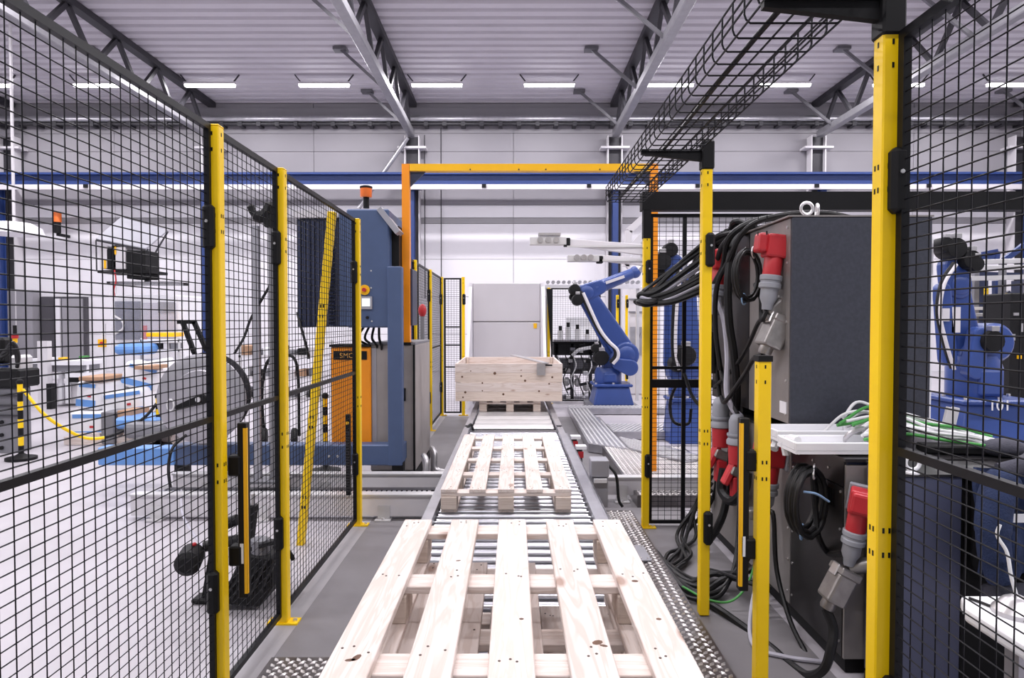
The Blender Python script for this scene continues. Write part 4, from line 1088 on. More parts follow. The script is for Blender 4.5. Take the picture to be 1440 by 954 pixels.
# ================================================================ black power unit on the floor
pu = thing('power_unit', 'black ribbed power unit with motor and lever on floor behind mesh fence', 'machine', (-1.47, 3.46, 0))
x, y = -1.45, 3.52
MB().prism([(x-.14,y-.14,.05),(x+.13,y-.14,.02),(x+.2,y-.14,.12),(x+.2,y-.14,.28),(x+.05,y-.14,.30),(x-.02,y-.14,.16)], (0,.28,0)).build('ribbed_body', M['black_matt'], pu, bevel=.01)
for k in range(6):
    MB().bar((x-.10+.05*k, y-.150, .05+.012*k), (x+.0+.045*k, y-.150, .17+.024*k if k < 5 else .27), .012, .02, (0,1,0)).build('cooling_rib', M['rubber'], pu)
MB().lathe([(.03,-.02),(.062,0),(.065,.12),(.04,.14)], (x-.25, y-.05, .27), (.25,-1,-.1), 16).build('motor', M['black_matt'], pu, smooth=True)
MB().cyl((x-.2,y-.02,.3), (x+.02,y,.34), .03, n=10).build('shaft_tube', M['rubber'], pu, smooth=True)
MB().cyl((x-.13,y,.40), (x-.03,y,.44), .03, n=10).build('valve', M['black_matt'], pu, smooth=True)
MB().bar((x-.15,y,.30), (x-.19,y-.02,.03), .045, .03).build('front_leg', M['black_matt'], pu)
MB().box(x-.26, x-.12, y-.06, y+.04, .004, .03).build('front_foot', M['black_matt'], pu, bevel=.008)
MB().bar((x+.02,y,.28), (x+.05,y,.52), .05, .05).build('column', M['black_matt'], pu)
MB().cyl((x+.05,y,.5), (x+.05,y,.58), .015, n=8).build('stem', M['screw'], pu)
MB().bar((x+.06,y-.1,.31), (x+.24,y-.14,.37), .025, .02).build('lever', M['black_matt'], pu)
MB().lathe([(.05,0),(.05,.1),(.03,.11)], (x+.12,y-.08,.26), (0,0,1), 12).build('oil_cup', M['grey_mid'], pu, smooth=True)
MB().tube(spline([(x+.2,y-.1,.33),(x+.28,y-.12,.31),(x+.3,y-.1,.26)]), .012, 6).build('hose', M['rubber'], pu, smooth=True)
MB().ell((x-.22,y-.09,.335), (.011,.011,.011)).build('red_button', M['red'], pu, smooth=True)

# ================================================================ striped chain posts
def chain_post(px, pyb, pyt, Y, label):
    p = at(px, pyb, Y); z1 = at(px, pyt, Y).z
    t = thing('chain_post', label, 'post', (p.x, Y, 0), 'striped chain posts')
    MB().lathe([(.15,.004),(.15,.03),(.06,.05),(.03,.07)], (p.x, Y, 0), (0,0,1), 18).build('base', M['black_matt'], t, smooth=True)
    n = 8
    for k in range(n):
        za, zc = .06+(z1-.06)*k/n, .06+(z1-.06)*(k+1)/n
        MB().cyl((p.x, Y, za), (p.x, Y, zc), .026, n=10).build('stripe_black' if k % 2 == 0 else 'stripe_yellow', M['black_matt'] if k % 2 == 0 else M['yellow'], t, smooth=True)
    MB().ell((p.x, Y, z1+.02), (.035,.035,.035)).build('knob', M['black_matt'], t, smooth=True)
    return Vector((p.x, Y, z1))
A = chain_post(30, 648, 540, 7.15, 'black and yellow striped chain post at the dark machine\'s side')
B = chain_post(223, 628, 560, 7.9, 'black and yellow striped chain post just before the strap reel')
D = chain_post(458, 668, 560, 6.55, 'black and yellow striped chain post under the blue machine wing')
pc = [A+Vector((.03,0,-.06)), at(62,583,7.2), at(96,606,7.35), at(125,617,7.5), at(160,612,7.6), at(200,590,7.8), B+Vector((0,0,-.05))]
pts = spline(pc, 12); ch_ = thing('warning_chain', 'yellow plastic chain sagging between the striped posts', 'chain', at(96,606,7.35))
for i in range(0, len(pts)-2, 2):
    MB().tube([pts[i], (pts[i]+pts[i+2])/2, pts[i+2]], .018, 6).build('chain_link', M['yellow'] if i < 44 else M['rubber'], ch_)

# ================================================================ packing area behind the wide mesh
def sack(label, px0, px1, py0, py1, Y, depth, mk='white', band=True, tilt=None):
    a, b = at(px0, py1, Y), at(px1, py0, Y); z0 = max(a.z, .004)
    t = thing('printed_sack', label, 'sack', ((a.x+b.x)/2, Y+depth/2, z0), 'blue and white printed sacks')
    MB().box(a.x, b.x, Y, Y+depth, z0, b.z).build('body', M[mk], t, bevel=min(.05, (b.z-z0)*.3), seg=3, smooth=False)
    if band:
        h = b.z-z0
        MB().box(a.x+.02, b.x-.02, Y-.006, Y, z0+h*.12, z0+h*.36).build('blue_band', M['blue_light'], t)
        MB().box(a.x+.06, b.x-.03, Y-.006, Y, z0+h*.80, z0+h*.93).build('blue_band', M['blue_light'], t)
        q = at((px0*.35+px1*.65), (py0+py1)/2, Y); MB().box(q.x-.02, q.x+.025, Y-.008, Y, q.z-.012, q.z+.015).build('red_print', M['red'], t)
    if tilt: t.rotation_euler = tilt
    return t
sack('low white sack with blue bands lying nearest the chain', 92, 140, 580, 622, 8.1, .7, tilt=(0,0,.12))
sack('white sack with blue bands resting on the low sack', 108, 143, 537, 577, 8.2, .6, tilt=(.0,.06,-.18))
sack('plump white blue banded sack in front of the cartons', 140, 196, 550, 590, 8.3, .6, tilt=(0,-.14,.2))
sack('tilted white blue banded sack atop the heap, under the wrapped machine', 160, 205, 512, 548, 8.6, .5, tilt=(0,.3,.25))
sack('small white sack on the heap beside the strap reel', 198, 224, 508, 540, 8.8, .5, tilt=(.1,-.25,-.3))
def slab(px0, px1, py0, py1, Y, d, rz=0):
    a, b = at(px0, py1, Y), at(px1, py0, Y)
    return MB().obox(((a.x+b.x)/2, Y+d/2, (a.z+b.z)/2), (b.x-a.x, d, b.z-a.z), (0, 0, rz))
tag(slab(165, 185, 578, 600, 8.0, .4).build('brown_carton', M['carton'], bevel=.006), 'brown cardboard carton squeezed among the white sacks', 'carton')
o = slab(188, 214, 515, 520, 8.5, .4); tag(o.build('carton_flap', M['carton']), 'open brown carton flap on top of the sack heap', 'carton')
tag(slab(110, 142, 530, 536, 8.15, .5).build('brown_paper', M['carton'], bevel=.01), 'crumpled brown paper on a white sack near the benches', 'paper')
tag(slab(157, 200, 484, 500, 9.2, .5).build('blue_film_roll', M['blue_light'], bevel=.08, seg=3), 'folded blue plastic film below the wrapped machine', 'film')
tag(slab(142, 160, 580, 625, 7.95, .4).build('grey_crate', M['grey_mid'], bevel=.01), 'grey plastic crate between sacks and light blue beam', 'crate')
tag(slab(172, 232, 596, 618, 7.6, .5).build('grey_foam_bundle', M['grey_mid'], bevel=.05, seg=2), 'dark grey foam bundle lying behind the light blue beam', 'bundle')
tag(slab(160, 222, 588, 604, 7.8, .5).build('blue_sheet', M['blue_light'], bevel=.03), 'blue plastic sheet over pallet behind the grey foam', 'sheet')
bp = thing('sack_pallet', 'low pallet with white sheets under the sack heap', 'pallet', at(150, 630, 8.6))
a = at(90, 630, 8.0); b = at(240, 600, 8.0)
for k in range(6): MB().box(a.x+.06+k*.22, a.x+.22+k*.22, 8.0, 9.3, .10, .14).build('board', M['wood_y'], bp)
for k in range(3): MB().box(a.x, b.x, 8.0+k*.6, 8.1+k*.6, .004, .10).build('bearer', M['wood_x'], bp)

# tall wrapped machine with raised lid
tm = thing('wrapped_machine', 'tall white machine in clear film with open lidded electronics on top', 'machine', at(205, 560, 10.4))
Y = 10.4
mbox(160, 252, 415, 565, Y+.1, Y+.9).build('body', M['white'], tm, bevel=.02)
mbox(162, 196, 424, 478, Y+.06, Y+.1).build('dark_panel', M['navy'], tm)
mbox(200, 246, 426, 476, Y+.06, Y+.1).build('lilac_window', M['lilac_cable'], tm, bevel=.01)
mbox(222, 245, 425, 440, Y+.04, Y+.06).build('dark_tint', M['grey_mid'], tm)
mbox(200, 206, 458, 478, Y+.04, Y+.06).build('red_print', M['red'], tm)
mbox(137, 210, 380, 384, Y-.05, Y+.5).build('shelf', M['black_matt'], tm)
mbox(150, 246, 396, 400, Y+.05, Y+.5).build('shelf', M['black_matt'], tm)
for px0, px1, py0, py1, mk in ((140,151,346,378,'grey_light'), (157,163,345,380,'black_matt'), (160,176,347,379,'grey_light'), (178,204,352,392,'black_matt'), (150,156,350,378,'black')):
    mbox(px0, px1, py0, py1, Y, Y+.4).build('electronics_box', M[mk], tm, bevel=.008)
mbox(161, 163, 347, 358, Y-.01, Y).build('yellow_label', M['gold'], tm); mbox(146, 149, 366, 378, Y-.01, Y).build('yellow_label', M['gold'], tm)
mbox(203, 208, 350, 396, Y+.3, Y+.36).build('lid_post', M['grey_mid'], tm)
L0, L1, L2, L3 = at(135,338,Y-.1), at(205,352,Y+.1), at(236,326,Y+.8), at(170,308,Y+.8)
MB().prism([L0, L1, L2, L3], (0,0,.03)).build('open_lid', M['grey_paint'], tm)
MB().bar(L2, at(210,370,Y+.2), .02, .02).build('lid_stay', M['truss_dark'], tm)
MB().bar(L0, at(136,380,Y), .02, .02).build('lid_stay', M['truss_dark'], tm)
MB().bar(L0, L1, .03, .03).build('lid_edge', M['truss_dark'], tm)
MB().tube(spline([at(161,380,Y-.08), at(163,395,Y-.08), at(160,408,Y-.06), at(162,418,Y)]), .012, 6).build('red_wire', M['red'], tm)
MB().tube(spline([at(160,444,Y-.06), at(172,452,Y-.1), at(173,462,Y-.1), at(162,470,Y-.06)]), .016, 6).build('white_tube', M['white_cable'], tm)
fm = MB(); a, b = at(156, 560, Y-.08), at(256, 396, Y-.08)
nx, nz = 14, 12; r2 = random.Random(3)
G = [[(a.x+(b.x-a.x)*i/nx, Y-.05+r2.uniform(-.03,.03), a.z+(b.z-a.z)*j/nz) for i in range(nx+1)] for j in range(nz+1)]
vv = [p for row in G for p in row] + [(p[0], p[1]+.004, p[2]) for row in G for p in row]; N_ = (nx+1)*(nz+1)
ff = []
for j in range(nz):
    for i in range(nx):
        q0 = j*(nx+1)+i; ff += [(q0, q0+1, q0+nx+2, q0+nx+1), (N_+q0+nx+1, N_+q0+nx+2, N_+q0+1, N_+q0)]
fm.add(vv, ff); fm.build('wrap_film', M['film'], tm, smooth=True)
tag(mbox(205, 245, 468, 474, 9.9, 10.2).build('yellow_strip_tool', M['gold'], bevel=.01), 'yellow and black tool lying before the wrapped machine', 'tool')
sh = thing('parts_shelf', 'white parts shelf below the wrapped machine behind the reel', 'shelf', at(225, 520, 9.6))
for py in (478, 492, 506): mbox(196, 252, py, py+3, 9.6, 10.0).build('board', M['white'], sh)
for px in (197, 250): q = at(px, 476, 9.6); MB().box(q.x, q.x+.02, 9.6, 9.64, .004, q.z).build('leg', M['alu'], sh)
for k in range(5): mbox(200+k*10, 207+k*10, 483, 491, 9.62, 9.8).build('parts_bin', M[('grey_mid','white','black_matt','grey_light','grey_mid')[k]], sh)
ht = thing('hand_truck', 'black hand truck with tyre behind the narrow mesh panel', 'hand truck', at(368, 605, 7.4))
q = at(369, 580, 7.4)
for s in (0, .34): MB().lathe([(.05,-.03),(.13,-.035),(.15,-.02),(.15,.02),(.13,.035),(.05,.03)], (q.x+s, 7.45, .15), (1,.3,0), 20).build('wheel', M['black_matt'], ht, smooth=True)
MB().tube(spline([(q.x-.02,7.5,.2),(q.x-.04,7.5,.7),(q.x+.02,7.52,1.05),(q.x+.2,7.52,1.12),(q.x+.36,7.5,1.0),(q.x+.38,7.5,.2)]), .018, 8).build('frame_tube', M['black_matt'], ht, smooth=True)
MB().box(q.x, q.x+.36, 7.3, 7.5, .05, .075).build('toe_plate', M['truss_dark'], ht)
MB().box(q.x+.12, q.x+.24, 7.35, 7.48, .5, .6).build('red_grip', M['red'], ht, bevel=.01)
MB().box(q.x+.10, q.x+.26, 7.47, 7.5, .45, .65).build('back_plate', M['truss_dark'], ht)
cl = thing('parts_cart', 'grey wire parts cart with dark bins under the blue machine wing', 'cart', at(425, 600, 8.2))
for py in (500, 530, 560):
    mbox(335, 452, py, py+3, 8.2, 8.7).build('shelf', M['grey_light'], cl)
    for k in range(7): mbox(338+16*k, 350+16*k, py-14+(k*5)%7, py, 8.25, 8.5).build('bin', M[('grey_mid','black_matt','grey_light','carton','grey_mid','white','black_matt')[(k+py)%7]], cl, bevel=.01)
for px in (335, 450):
    a_ = at(px, 480, 8.2)
    for yy in (8.2, 8.66): MB().box(a_.x, a_.x+.03, yy, yy+.03, .004, a_.z).build('upright', M['alu'], cl)
# workbenches
wbn = thing('workbench', 'grey workbench with white tops before the back wall recess', 'bench', at(90, 560, 11.6))
for px0, px1, py0, py1 in ((38,52,505,512), (66,118,508,514), (96,118,525,531), (30,52,533,538)):
    mbox(px0, px1, py0, py1, 11.6, 12.2).build('top', M['white'], wbn)
for px in (54,): mbox(px, px+12, 480, 590, 11.5, 11.62).build('upright', M['grey_light'], wbn)
for px in (82, 92, 118): mbox(px, px+4, 510, 568, 11.7, 11.76).build('leg', M['white'], wbn)
mbox(66, 118, 514, 522, 11.65, 12.1).build('drawer', M['grey_mid'], wbn); mbox(96, 118, 531, 538, 11.65, 12.1).build('drawer', M['black_matt'], wbn)
mbox(66, 82, 527, 534, 11.62, 11.9).build('white_box', M['white'], wbn, bevel=.01); mbox(30, 52, 512, 520, 11.65, 12.1).build('drawer', M['grey_mid'], wbn)
for px, py in ((82,503),(111,501)): mbox(px, px+5, py, py+4, 11.7, 11.9).build('yellow_pad', M['green' if px > 99 else 'gold'], wbn)
mbox(78, 110, 540, 568, 11.8, 12.2).build('panel', M['grey_light'], wbn)
for px in (64, 66): mbox(px, px+6, 540, 600, 11.3, 11.4).build('black_leg', M['black_matt'], wbn) if px == 66 else None
# dark machine at the frame edge
dm = thing('dark_press', 'dark grey machine with hoses at the fence side, behind the striped post', 'machine', at(5, 600, 7.5))
mbox(-60, 22, 545, 640, 7.5, 7.75).build('body', M['grey_mid'], dm, bevel=.02)
mbox(-60, 26, 520, 546, 7.45, 7.8).build('top_block', M['black_matt'], dm, bevel=.02)
mbox(-60, 4, 475, 512, 7.6, 7.8).build('head', M['black_matt'], dm, bevel=.03)
mbox(12, 26, 500, 528, 7.55, 7.8).build('gauge_block', M['alu'], dm, bevel=.03)
for py in (594, 612, 630):
    q = at(3, py, 7.5); MB().cyl(q, q-Vector((0,.02,0)), .022, n=10).build('bolt', M['black'], dm)
q = at(21, 470, 7.6)
MB().cyl(q, q+Vector((0,0,.1)), .02, n=8).build('stop_stem', M['black_matt'], dm); MB().cyl(q-Vector((0,0,.05)), q, .035, n=12).build('stop_button', M['red'], dm); MB().cyl(q-Vector((0,0,.1)), q-Vector((0,0,.05)), .025, n=12).build('stop_base', M['gold'], dm)
for k in range(4):
    MB().tube(spline([at(-10+4*k,505,7.5), at(8+3*k,500-6*k,7.4), at(20+2*k,488+4*k,7.45), at(24,505+4*k,7.5)]), .02, 6).build('hose', M['rubber'], dm, smooth=True)
for py in (556, 570, 584): mbox(-60, 25, py, py+2, 7.47, 7.5).build('groove_bar', M['truss_dark'], dm)
# bits on the wall side
q = at(81, 328, YW-.5)
bw_ = thing('signal_lamp', 'orange topped signal lamp on black bracket at the back wall', 'lamp', q)
MB().cyl(q, q+Vector((0,0,.32)), .09, n=12).build('socket', M['black_matt'], bw_, smooth=True); MB().cyl(q+Vector((0,0,.32)), q+Vector((0,0,.6)), .11, n=12).build('lens', M['beacon'], bw_, smooth=True)
MB().box(q.x-.04, q.x+.04, q.y, YW, q.z-.08, q.z).build('bracket', M['black_matt'], bw_)
q = at(20, 330, 14)
tag(MB().lathe([(.55,0),(.5,.14),(.32,.24),(.05,.27)], q, (0,0,1), 20).build('white_hood', M['white'], smooth=True), 'white rounded extraction hood hanging before the back wall', 'hood')
tag(MB().cyl(q+Vector((0,0,.25)), (q.x, q.y, ZC), .03, n=8).build('hood_rod', M['grey_light']), 'thin rod holding the white extraction hood to the ceiling', 'rod')
q = at(142, 483, 10.2)
t = thing('stop_box', 'small yellow stop box with red knob near the wrapped machine', 'switch', q)
MB().box(q.x-.05, q.x+.05, q.y, q.y+.06, q.z-.06, q.z+.06).build('box', M['gold'], t); MB().cyl((q.x+.02,q.y,q.z), (q.x+.02,q.y-.03,q.z), .025, n=10).build('knob', M['red'], t)
MB().box(q.x-.02, q.x+.02, q.y+.06, q.y+.1, .004, q.z+.3).build('stand', M['white'], t)
# ================================================================ robot control cabinets
XC = 1.395
lc = thing('control_cabinet', 'lower dark robot cabinet standing on the floor behind the short yellow post', 'cabinet', (1.74, 3.7, 0))
MB().box(XC+.004, 2.10, 2.765, 4.62, .08, .915).build('body', M['navy'], lc, bevel=.006)
MB().box(XC-.004, XC+.004, 3.30, 4.62, .08, .915).build('rear_side_panel', M['cab_side'], lc)
MB().box(XC-.006, XC+.004, 2.77, 3.285, .08, .80).build('side_panel', M['cab_side_dark'], lc)
vp = MB().box(XC-.006, XC+.004, 2.77, 3.285, .805, .915).build('vent_panel', M['cab_side_dark'], lc)
MB().box(XC-.004, XC+.11, 2.752, 2.765, .08, .90).build('front_sheen_strip', M['cab_side'], lc)  # reflection on the front's edge, put in as a lighter strip
MB().box(XC+.112, 1.86, 2.748, 2.765, .08, .90).build('front_door', M['cab_navy'], lc, bevel=.004)
MB().box(1.864, 2.10, 2.752, 2.765, .08, .90).build('front_side_strip', M['black_matt'], lc)
MB().box(XC-.012, 2.11, 2.745, 4.63, .915, .928).build('top_sheet', M['cab_side_dark'], lc)
MB().box(XC+.02, 2.09, 2.79, 4.6, .004, .08).build('plinth', M['black_matt'], lc)
for k in range(7):
    y = 2.84+k*.022; MB().box(XC-.009, XC-.005, y, y+.010, .70, .775).build('vent_slat', M['black_matt'], vp)
m = MB()
for y in (2.79, 3.265, 3.32):
    for z in (.14, .30, .46, .62, .78): m.cyl((XC-.006, y, z), (XC-.011, y, z), .006, n=6)
for y in (2.9, 3.05, 3.2): m.cyl((XC-.006, y, .86), (XC-.011, y, .86), .006, n=6)
m.build('panel_screws', M['screw'], lc, kind='stuff')
uc2 = thing('control_cabinet', 'upper charcoal robot cabinet stacked above the cable trays', 'cabinet', (1.74, 3.9, .97))
MB().box(XC+.004, 2.09, 3.335, 4.62, .985, 2.02).build('body', M['cab_side'], uc2, bevel=.004)
MB().box(XC-.002, 2.095, 3.322, 3.335, .98, 2.025).build('front_panel', M['cab_dark'], uc2, bevel=.004)
MB().box(XC-.004, XC+.004, 3.337, 3.9, .985, 2.02).build('side_panel', M['cab_side'], uc2)
MB().box(XC-.004, XC+.004, 3.912, 4.62, .985, 2.02).build('side_panel', M['cab_side_dark'], uc2)
MB().box(XC-.02, 2.1, 3.32, 4.63, 2.026, 2.034).build('top_sheet', M['cab_side'], uc2)
for x, y in ((1.45,3.42),(2.03,3.42),(1.45,4.5),(2.03,4.5)): MB().cyl((x,y,.929), (x,y,.985), .035, n=12).build('foot', M['black_matt'], uc2)
m = MB()
for z in (1.03, 1.2, 1.5, 1.8, 1.98): m.cyl((XC-.004, 3.37, z), (XC-.009, 3.37, z), .007, n=6)
m.build('panel_screws', M['screw'], uc2, kind='stuff')
MB().box(XC-.008, XC-.004, 3.36, 3.44, 1.03, 1.09).build('white_label', M['white'], uc2)
MB().box(XC+.03, 2.08, 4.1, 4.6, .93, .98).build('rear_bar', M['black_matt'], uc2)
def eyebolt(label, p, r, ax, mk, parent=None):
    t = thing('lifting_eye', label, 'lifting eye', p, None)
    p = Vector(p); c = p + Vector((0,0,r*1.55)); a = Vector(ax)
    MB().tube([c + (a*math.cos(q*PI/12) + Vector((0,0,1))*math.sin(q*PI/12))*r for q in range(24)], r*.28, 8, closed=True).build('ring', M[mk], t, smooth=True)
    MB().lathe([(r*.9,0),(r*.9,.006),(r*.45,.012),(r*.4,r*.5)], p, (0,0,1), 14).build('collar', M[mk], t, smooth=True)
nc = thing('control_cabinet', 'navy cabinet front close behind the gate side mesh panel', 'cabinet', (1.7, 2.6, 0))
MB().box(1.466, 1.70, 2.49, 2.735, .05, .915).build('navy_front', M['cab_navy'], nc, bevel=.005)
MB().box(1.703, 1.98, 2.50, 2.735, .05, .915).build('black_front', M['black_matt'], nc, bevel=.004)
MB().box(1.462, 1.985, 2.485, 2.735, .915, .924).build('top_sheet', M['cab_side_dark'], nc)
MB().box(1.46, 1.96, 2.52, 2.72, .004, .05).build('plinth', M['black_matt'], nc)
eyebolt('white lifting eye on the navy cabinet just below the mesh rail', (1.515, 2.50, .924), .027, (1,0,0), 'white')
eyebolt('steel lifting eye on the upper cabinet\'s top edge', (1.50, 3.40, 2.034), .03, (1,0,0), 'screw')
eyebolt('steel lifting eye farther along the upper cabinet top', (1.58, 3.46, 2.034), .03, (.3,1,0), 'screw')

# ================================================================ plugs
def plug(label, P, down, k=1.0, out=(-1,0,0), flip=False):
    """socket housing at P on the cabinet side, plug leaving along `down`"""
    P = Vector(P); d = Vector(down).normalized(); o = Vector(out).normalized()
    o = (o - d*o.dot(d)).normalized(); s = d.cross(o)
    B = Matrix((o, s, -d)).transposed()
    t = thing('power_plug', label, 'plug', P, 'red power plugs')
    MB().obox(P, (.11*k, .105*k, .12*k), B).build('socket_housing', M['red'], t, bevel=.012*k, seg=2)
    MB().obox(P + o*.075*k - d*.01*k, (.05*k, .09*k, .10*k), B).build('hinged_lid', M['red'], t, bevel=.014*k, seg=2)
    MB().obox(P - o*.07*k, (.03*k, .12*k, .14*k), B).build('flange', M['plug_grey'], t, bevel=.006*k)
    MB().lathe([(.040*k,.05*k),(.046*k,.06*k),(.046*k,.15*k)], P, d, 20).build('plug_body', M['red'], t, smooth=True)
    MB().lathe([(.052*k,.15*k),(.056*k,.155*k),(.056*k,.175*k),(.050*k,.18*k),(.050*k,.19*k),(.056*k,.195*k),(.056*k,.215*k),(.05*k,.22*k)], P, d, 20).build('lock_ring', M['plug_grey'], t, smooth=True)
    MB().lathe([(.044*k,.22*k),(.044*k,.27*k),(.030*k,.30*k),(.026*k,.33*k)], P, d, 18).build('cable_gland', M['plug_grey'], t, smooth=True)
    return P + d*.33*k
a1 = plug('big red plug at the upper cabinet\'s front edge', at(1090,347,3.44), (-.12,0,-1), 1.0)
a2 = plug('red plug half hidden by the gate post with bracket', at(1014,366,4.2), (-.1,0,-1), 1.05)
a3 = plug('red plug beneath the white trays beside the short post', (1.33, 3.38, at(1096,640,3.38).z), (-.1,.1,-1), .95)
a4 = plug('red and grey plug on the lower cabinet\'s front, by the near gate post', (1.405, 2.66, at(1208,706,2.66).z), (-.12,.1,-1), .82, out=(-.5,-1,.1))
# two couplers hanging by their cables
def coupler(label, P, k):
    P = Vector(P); t = thing('cable_coupler', label, 'plug', P, 'hanging red couplers'); d = Vector((.02,0,-1))
    MB().lathe([(.02*k,-.16*k),(.034*k,-.15*k),(.046*k,-.12*k),(.046*k,-.05*k)], P, d, 18).build('cable_gland', M['plug_grey'], t, smooth=True)
    MB().lathe([(.056*k,-.05*k),(.058*k,-.04*k),(.05*k,-.025*k),(.06*k,-.01*k),(.06*k,.01*k),(.05*k,.015*k)], P, d, 20).build('lock_ring', M['plug_grey'], t, smooth=True)
    MB().lathe([(.052*k,.015*k),(.05*k,.12*k),(.044*k,.125*k)], P, d, 20).build('plug_body', M['red'], t, smooth=True)
    MB().obox(P+d*.17*k, (.10*k,.09*k,.05*k), (0,.4,0)).build('latch', M['hood'], t, bevel=.008)
    MB().obox(P+d*.18*k+Vector((-.05*k,0,.0)), (.035*k,.07*k,.13*k), (0,.45,0)).build('lid', M['red'], t, bevel=.008)
    MB().obox(P+d*.26*k, (.075*k,.075*k,.14*k)).build('socket', M['red'], t, bevel=.012)
    MB().obox(P+d*.26*k+Vector((.07*k,0,0)), (.08*k,.05*k,.08*k)).build('mount', M['plug_grey'], t, bevel=.008)
    return P + Vector((0,0,.16*k))
c1 = coupler('red coupler hanging nearest the bracketed gate post', at(1014, 598, 4.15), 1.1)
c2 = coupler('red coupler hanging lower, beside the light curtain', at(1037, 622, 3.9), 1.05)

# die cast connector hoods
def hood(label, P, d, size, mk='hood'):
    P = Vector(P); d = Vector(d).normalized(); o = Vector((-1,0,0)); o = (o-d*o.dot(d)).normalized(); s = d.cross(o)
    B = Matrix((o, s, -d)).transposed(); a, b, c = size
    t = thing('connector_hood', label, 'connector', P, 'die cast connector hoods')
    MB().obox(P, (a, b, c), B).build('hood_body', M[mk], t, bevel=.012, seg=2)
    MB().obox(P - d*c*.55, (a*1.1, b*1.08, c*.25), B).build('latch_frame', M[mk], t, bevel=.006)
    MB().obox(P - d*c*.5 + o*a*.55, (a*.12, b*.5, c*.4), B).build('lever', M['screw'], t, bevel=.004)
    MB().lathe([(a*.36, c*.45),(a*.36, c*.7),(a*.30, c*.78)], P, d, 14).build('gland', M[mk], t, smooth=True)
    return P + d*c*.78
h1 = hood('small die cast hood just under the big red plug', at(1090,436,3.48), (-.8,0,-.7), (.075,.10,.10))
h2 = hood('large die cast hood on the upper cabinet side, lower edge', at(1087,470,3.46), (-.45,0,-1), (.10,.15,.15))
h3 = hood('die cast hood partly hidden by the bracketed gate post', (1.33, 4.25, at(1014,408,4.25).z), (-.8,0,-.6), (.075,.10,.10))
h4 = hood('big die cast hood low on the cabinet corner feeding the thick hose', (1.335, 2.70, at(1186,826,2.70).z), (-.5,0,-1), (.085,.10,.13))
h5 = hood('pale connector near the floor end of the cable coil', (1.36, 3.7, at(1066,722,3.7).z), (-1,0,-.1), (.06,.08,.09))
sc_ = MB().cyl((1.38,2.70,at(1200,800,2.7).z), (1.50,2.67,at(1225,790,2.67).z), .03, n=12)
tag(sc_.build('spare_socket', M['hood'], smooth=True), 'steel socket stub beside the big low hood', 'socket')

# ================================================================ cables
rj = random.Random(21)
def cable(label, pts, r, mk='rubber', group=None, n=8, name='power_cable', cat='cable'):
    o = MB().tube(spline([pts[0]] + [Vector(p) + Vector((rj.uniform(-1,1), rj.uniform(-1,1), abs(rj.uniform(-.3,1))))*(.022 if group else 0) for p in pts[1:-1]] + [pts[-1]], 8), r, n).build(name, M[mk], smooth=True)
    return tag(o, label, cat, group)
# thick hose from the low hood to the floor
cable('thick black hose dropping from the big low hood onto the floor', [h4, at(1172,885,2.67), at(1168,915,2.65), at(1158,942,2.66), at(1135,950,2.76), at(1105,930,2.9), at(1080,908,3.05), (1.06,3.35,.022), (.95,3.6,.022), (.925,3.9,.022)], .019)
cable('black cable looping from the coil to the red grey plug', [at(1143,668,2.86), at(1147,720,2.86), at(1151,755,2.84), at(1165,778,2.9), at(1185,780,2.72), a4], .013)
# overhead bundles leaving the upper cabinet
G1 = 'black cables draped over the upper cabinet'
for k in range(3):
    dy = .14*k; dz = .012*(k % 3)
    cable('black cable draped over the upper cabinet, ' + ('nearest its front panel', 'in the middle of the drape', 'farthest from its front panel')[k], [(2.02, 3.75+dy, 2.06+dz), (1.72, 3.7+dy, 2.085+dz), (1.45, 3.72+dy, 2.085+dz-.004*k), (1.30, 3.8+dy, 2.0-.01*k), (1.27, 3.95+dy, 1.85-.02*k), (1.26, 4.05+dy, 1.7), (1.27, 4.1+dy, 1.45), (1.29, 4.12+dy, 1.2-.03*k)], .016+.003*(k % 2), group=G1)
G6 = 'black cables lying on top of the upper cabinet'
for k in range(5):
    cable('black cable lying on the upper cabinet top and dropping behind it', [(1.98, 3.6+.1*k, 2.05+.01*k), (1.7, 3.75+.1*k, 2.06+.012*k), (1.5, 4.0+.08*k, 2.07), (1.36, 4.35+.05*k, 2.04), (1.28, 4.66, 1.95-.02*k), (1.25, 4.72, 1.75)], .015, group=G6)
G2 = 'black cables sagging to the mesh door'
for k in range(6):
    z0 = at(1050, 305+2*k, 4.2).z
    cable(('uppermost black cable sagging from the cabinets to the mesh door post', 'black cable second from the top in the bundle sagging to the door post', 'black cable third from the top in the bundle sagging to the door post', 'pale grey cable within the black bundle sagging to the door post', 'black cable second lowest in the bundle sagging to the door post', 'lowest black cable of the bundle sagging to the mesh door post')[k], [(1.62, 4.45, 2.06+.01*k), (1.42, 4.45-.04*k, 2.07+.01*k), at(1025, 325+5*k, 4.5), at(990, 345+9*k, 4.55), at(950, 375+9*k, 4.6), at(918, 402+6*k, 4.62-.03*k), at(901-k, 412+3*k, 4.6-.02*k), at(908, 424+k, 4.55), at(945, 412+3*k, 4.5), at(985, 385+5*k, 4.45)], .014+.003*(k % 3), 'rubber' if k != 3 else 'lilac_cable', group=G2)
cable('pale grey conduit running down from the post clip to the couplers', [at(992,330,4.3), at(996,370,4.25), at(1004,410,4.2), at(1018,450,4.1), at(1023,500,4.05), at(1022,550,4.0), at(1030,575,3.95), at(1044,592,3.9), at(1048,640,3.85)], .018, 'lilac_cable', name='conduit')
cable('pale grey cable crossing the door mesh beside the upright robot', [at(1000,325,4.7), at(970,360,4.7), at(962,385,4.7), at(972,410,4.7), at(1004,420,4.6)], .013, 'lilac_cable')
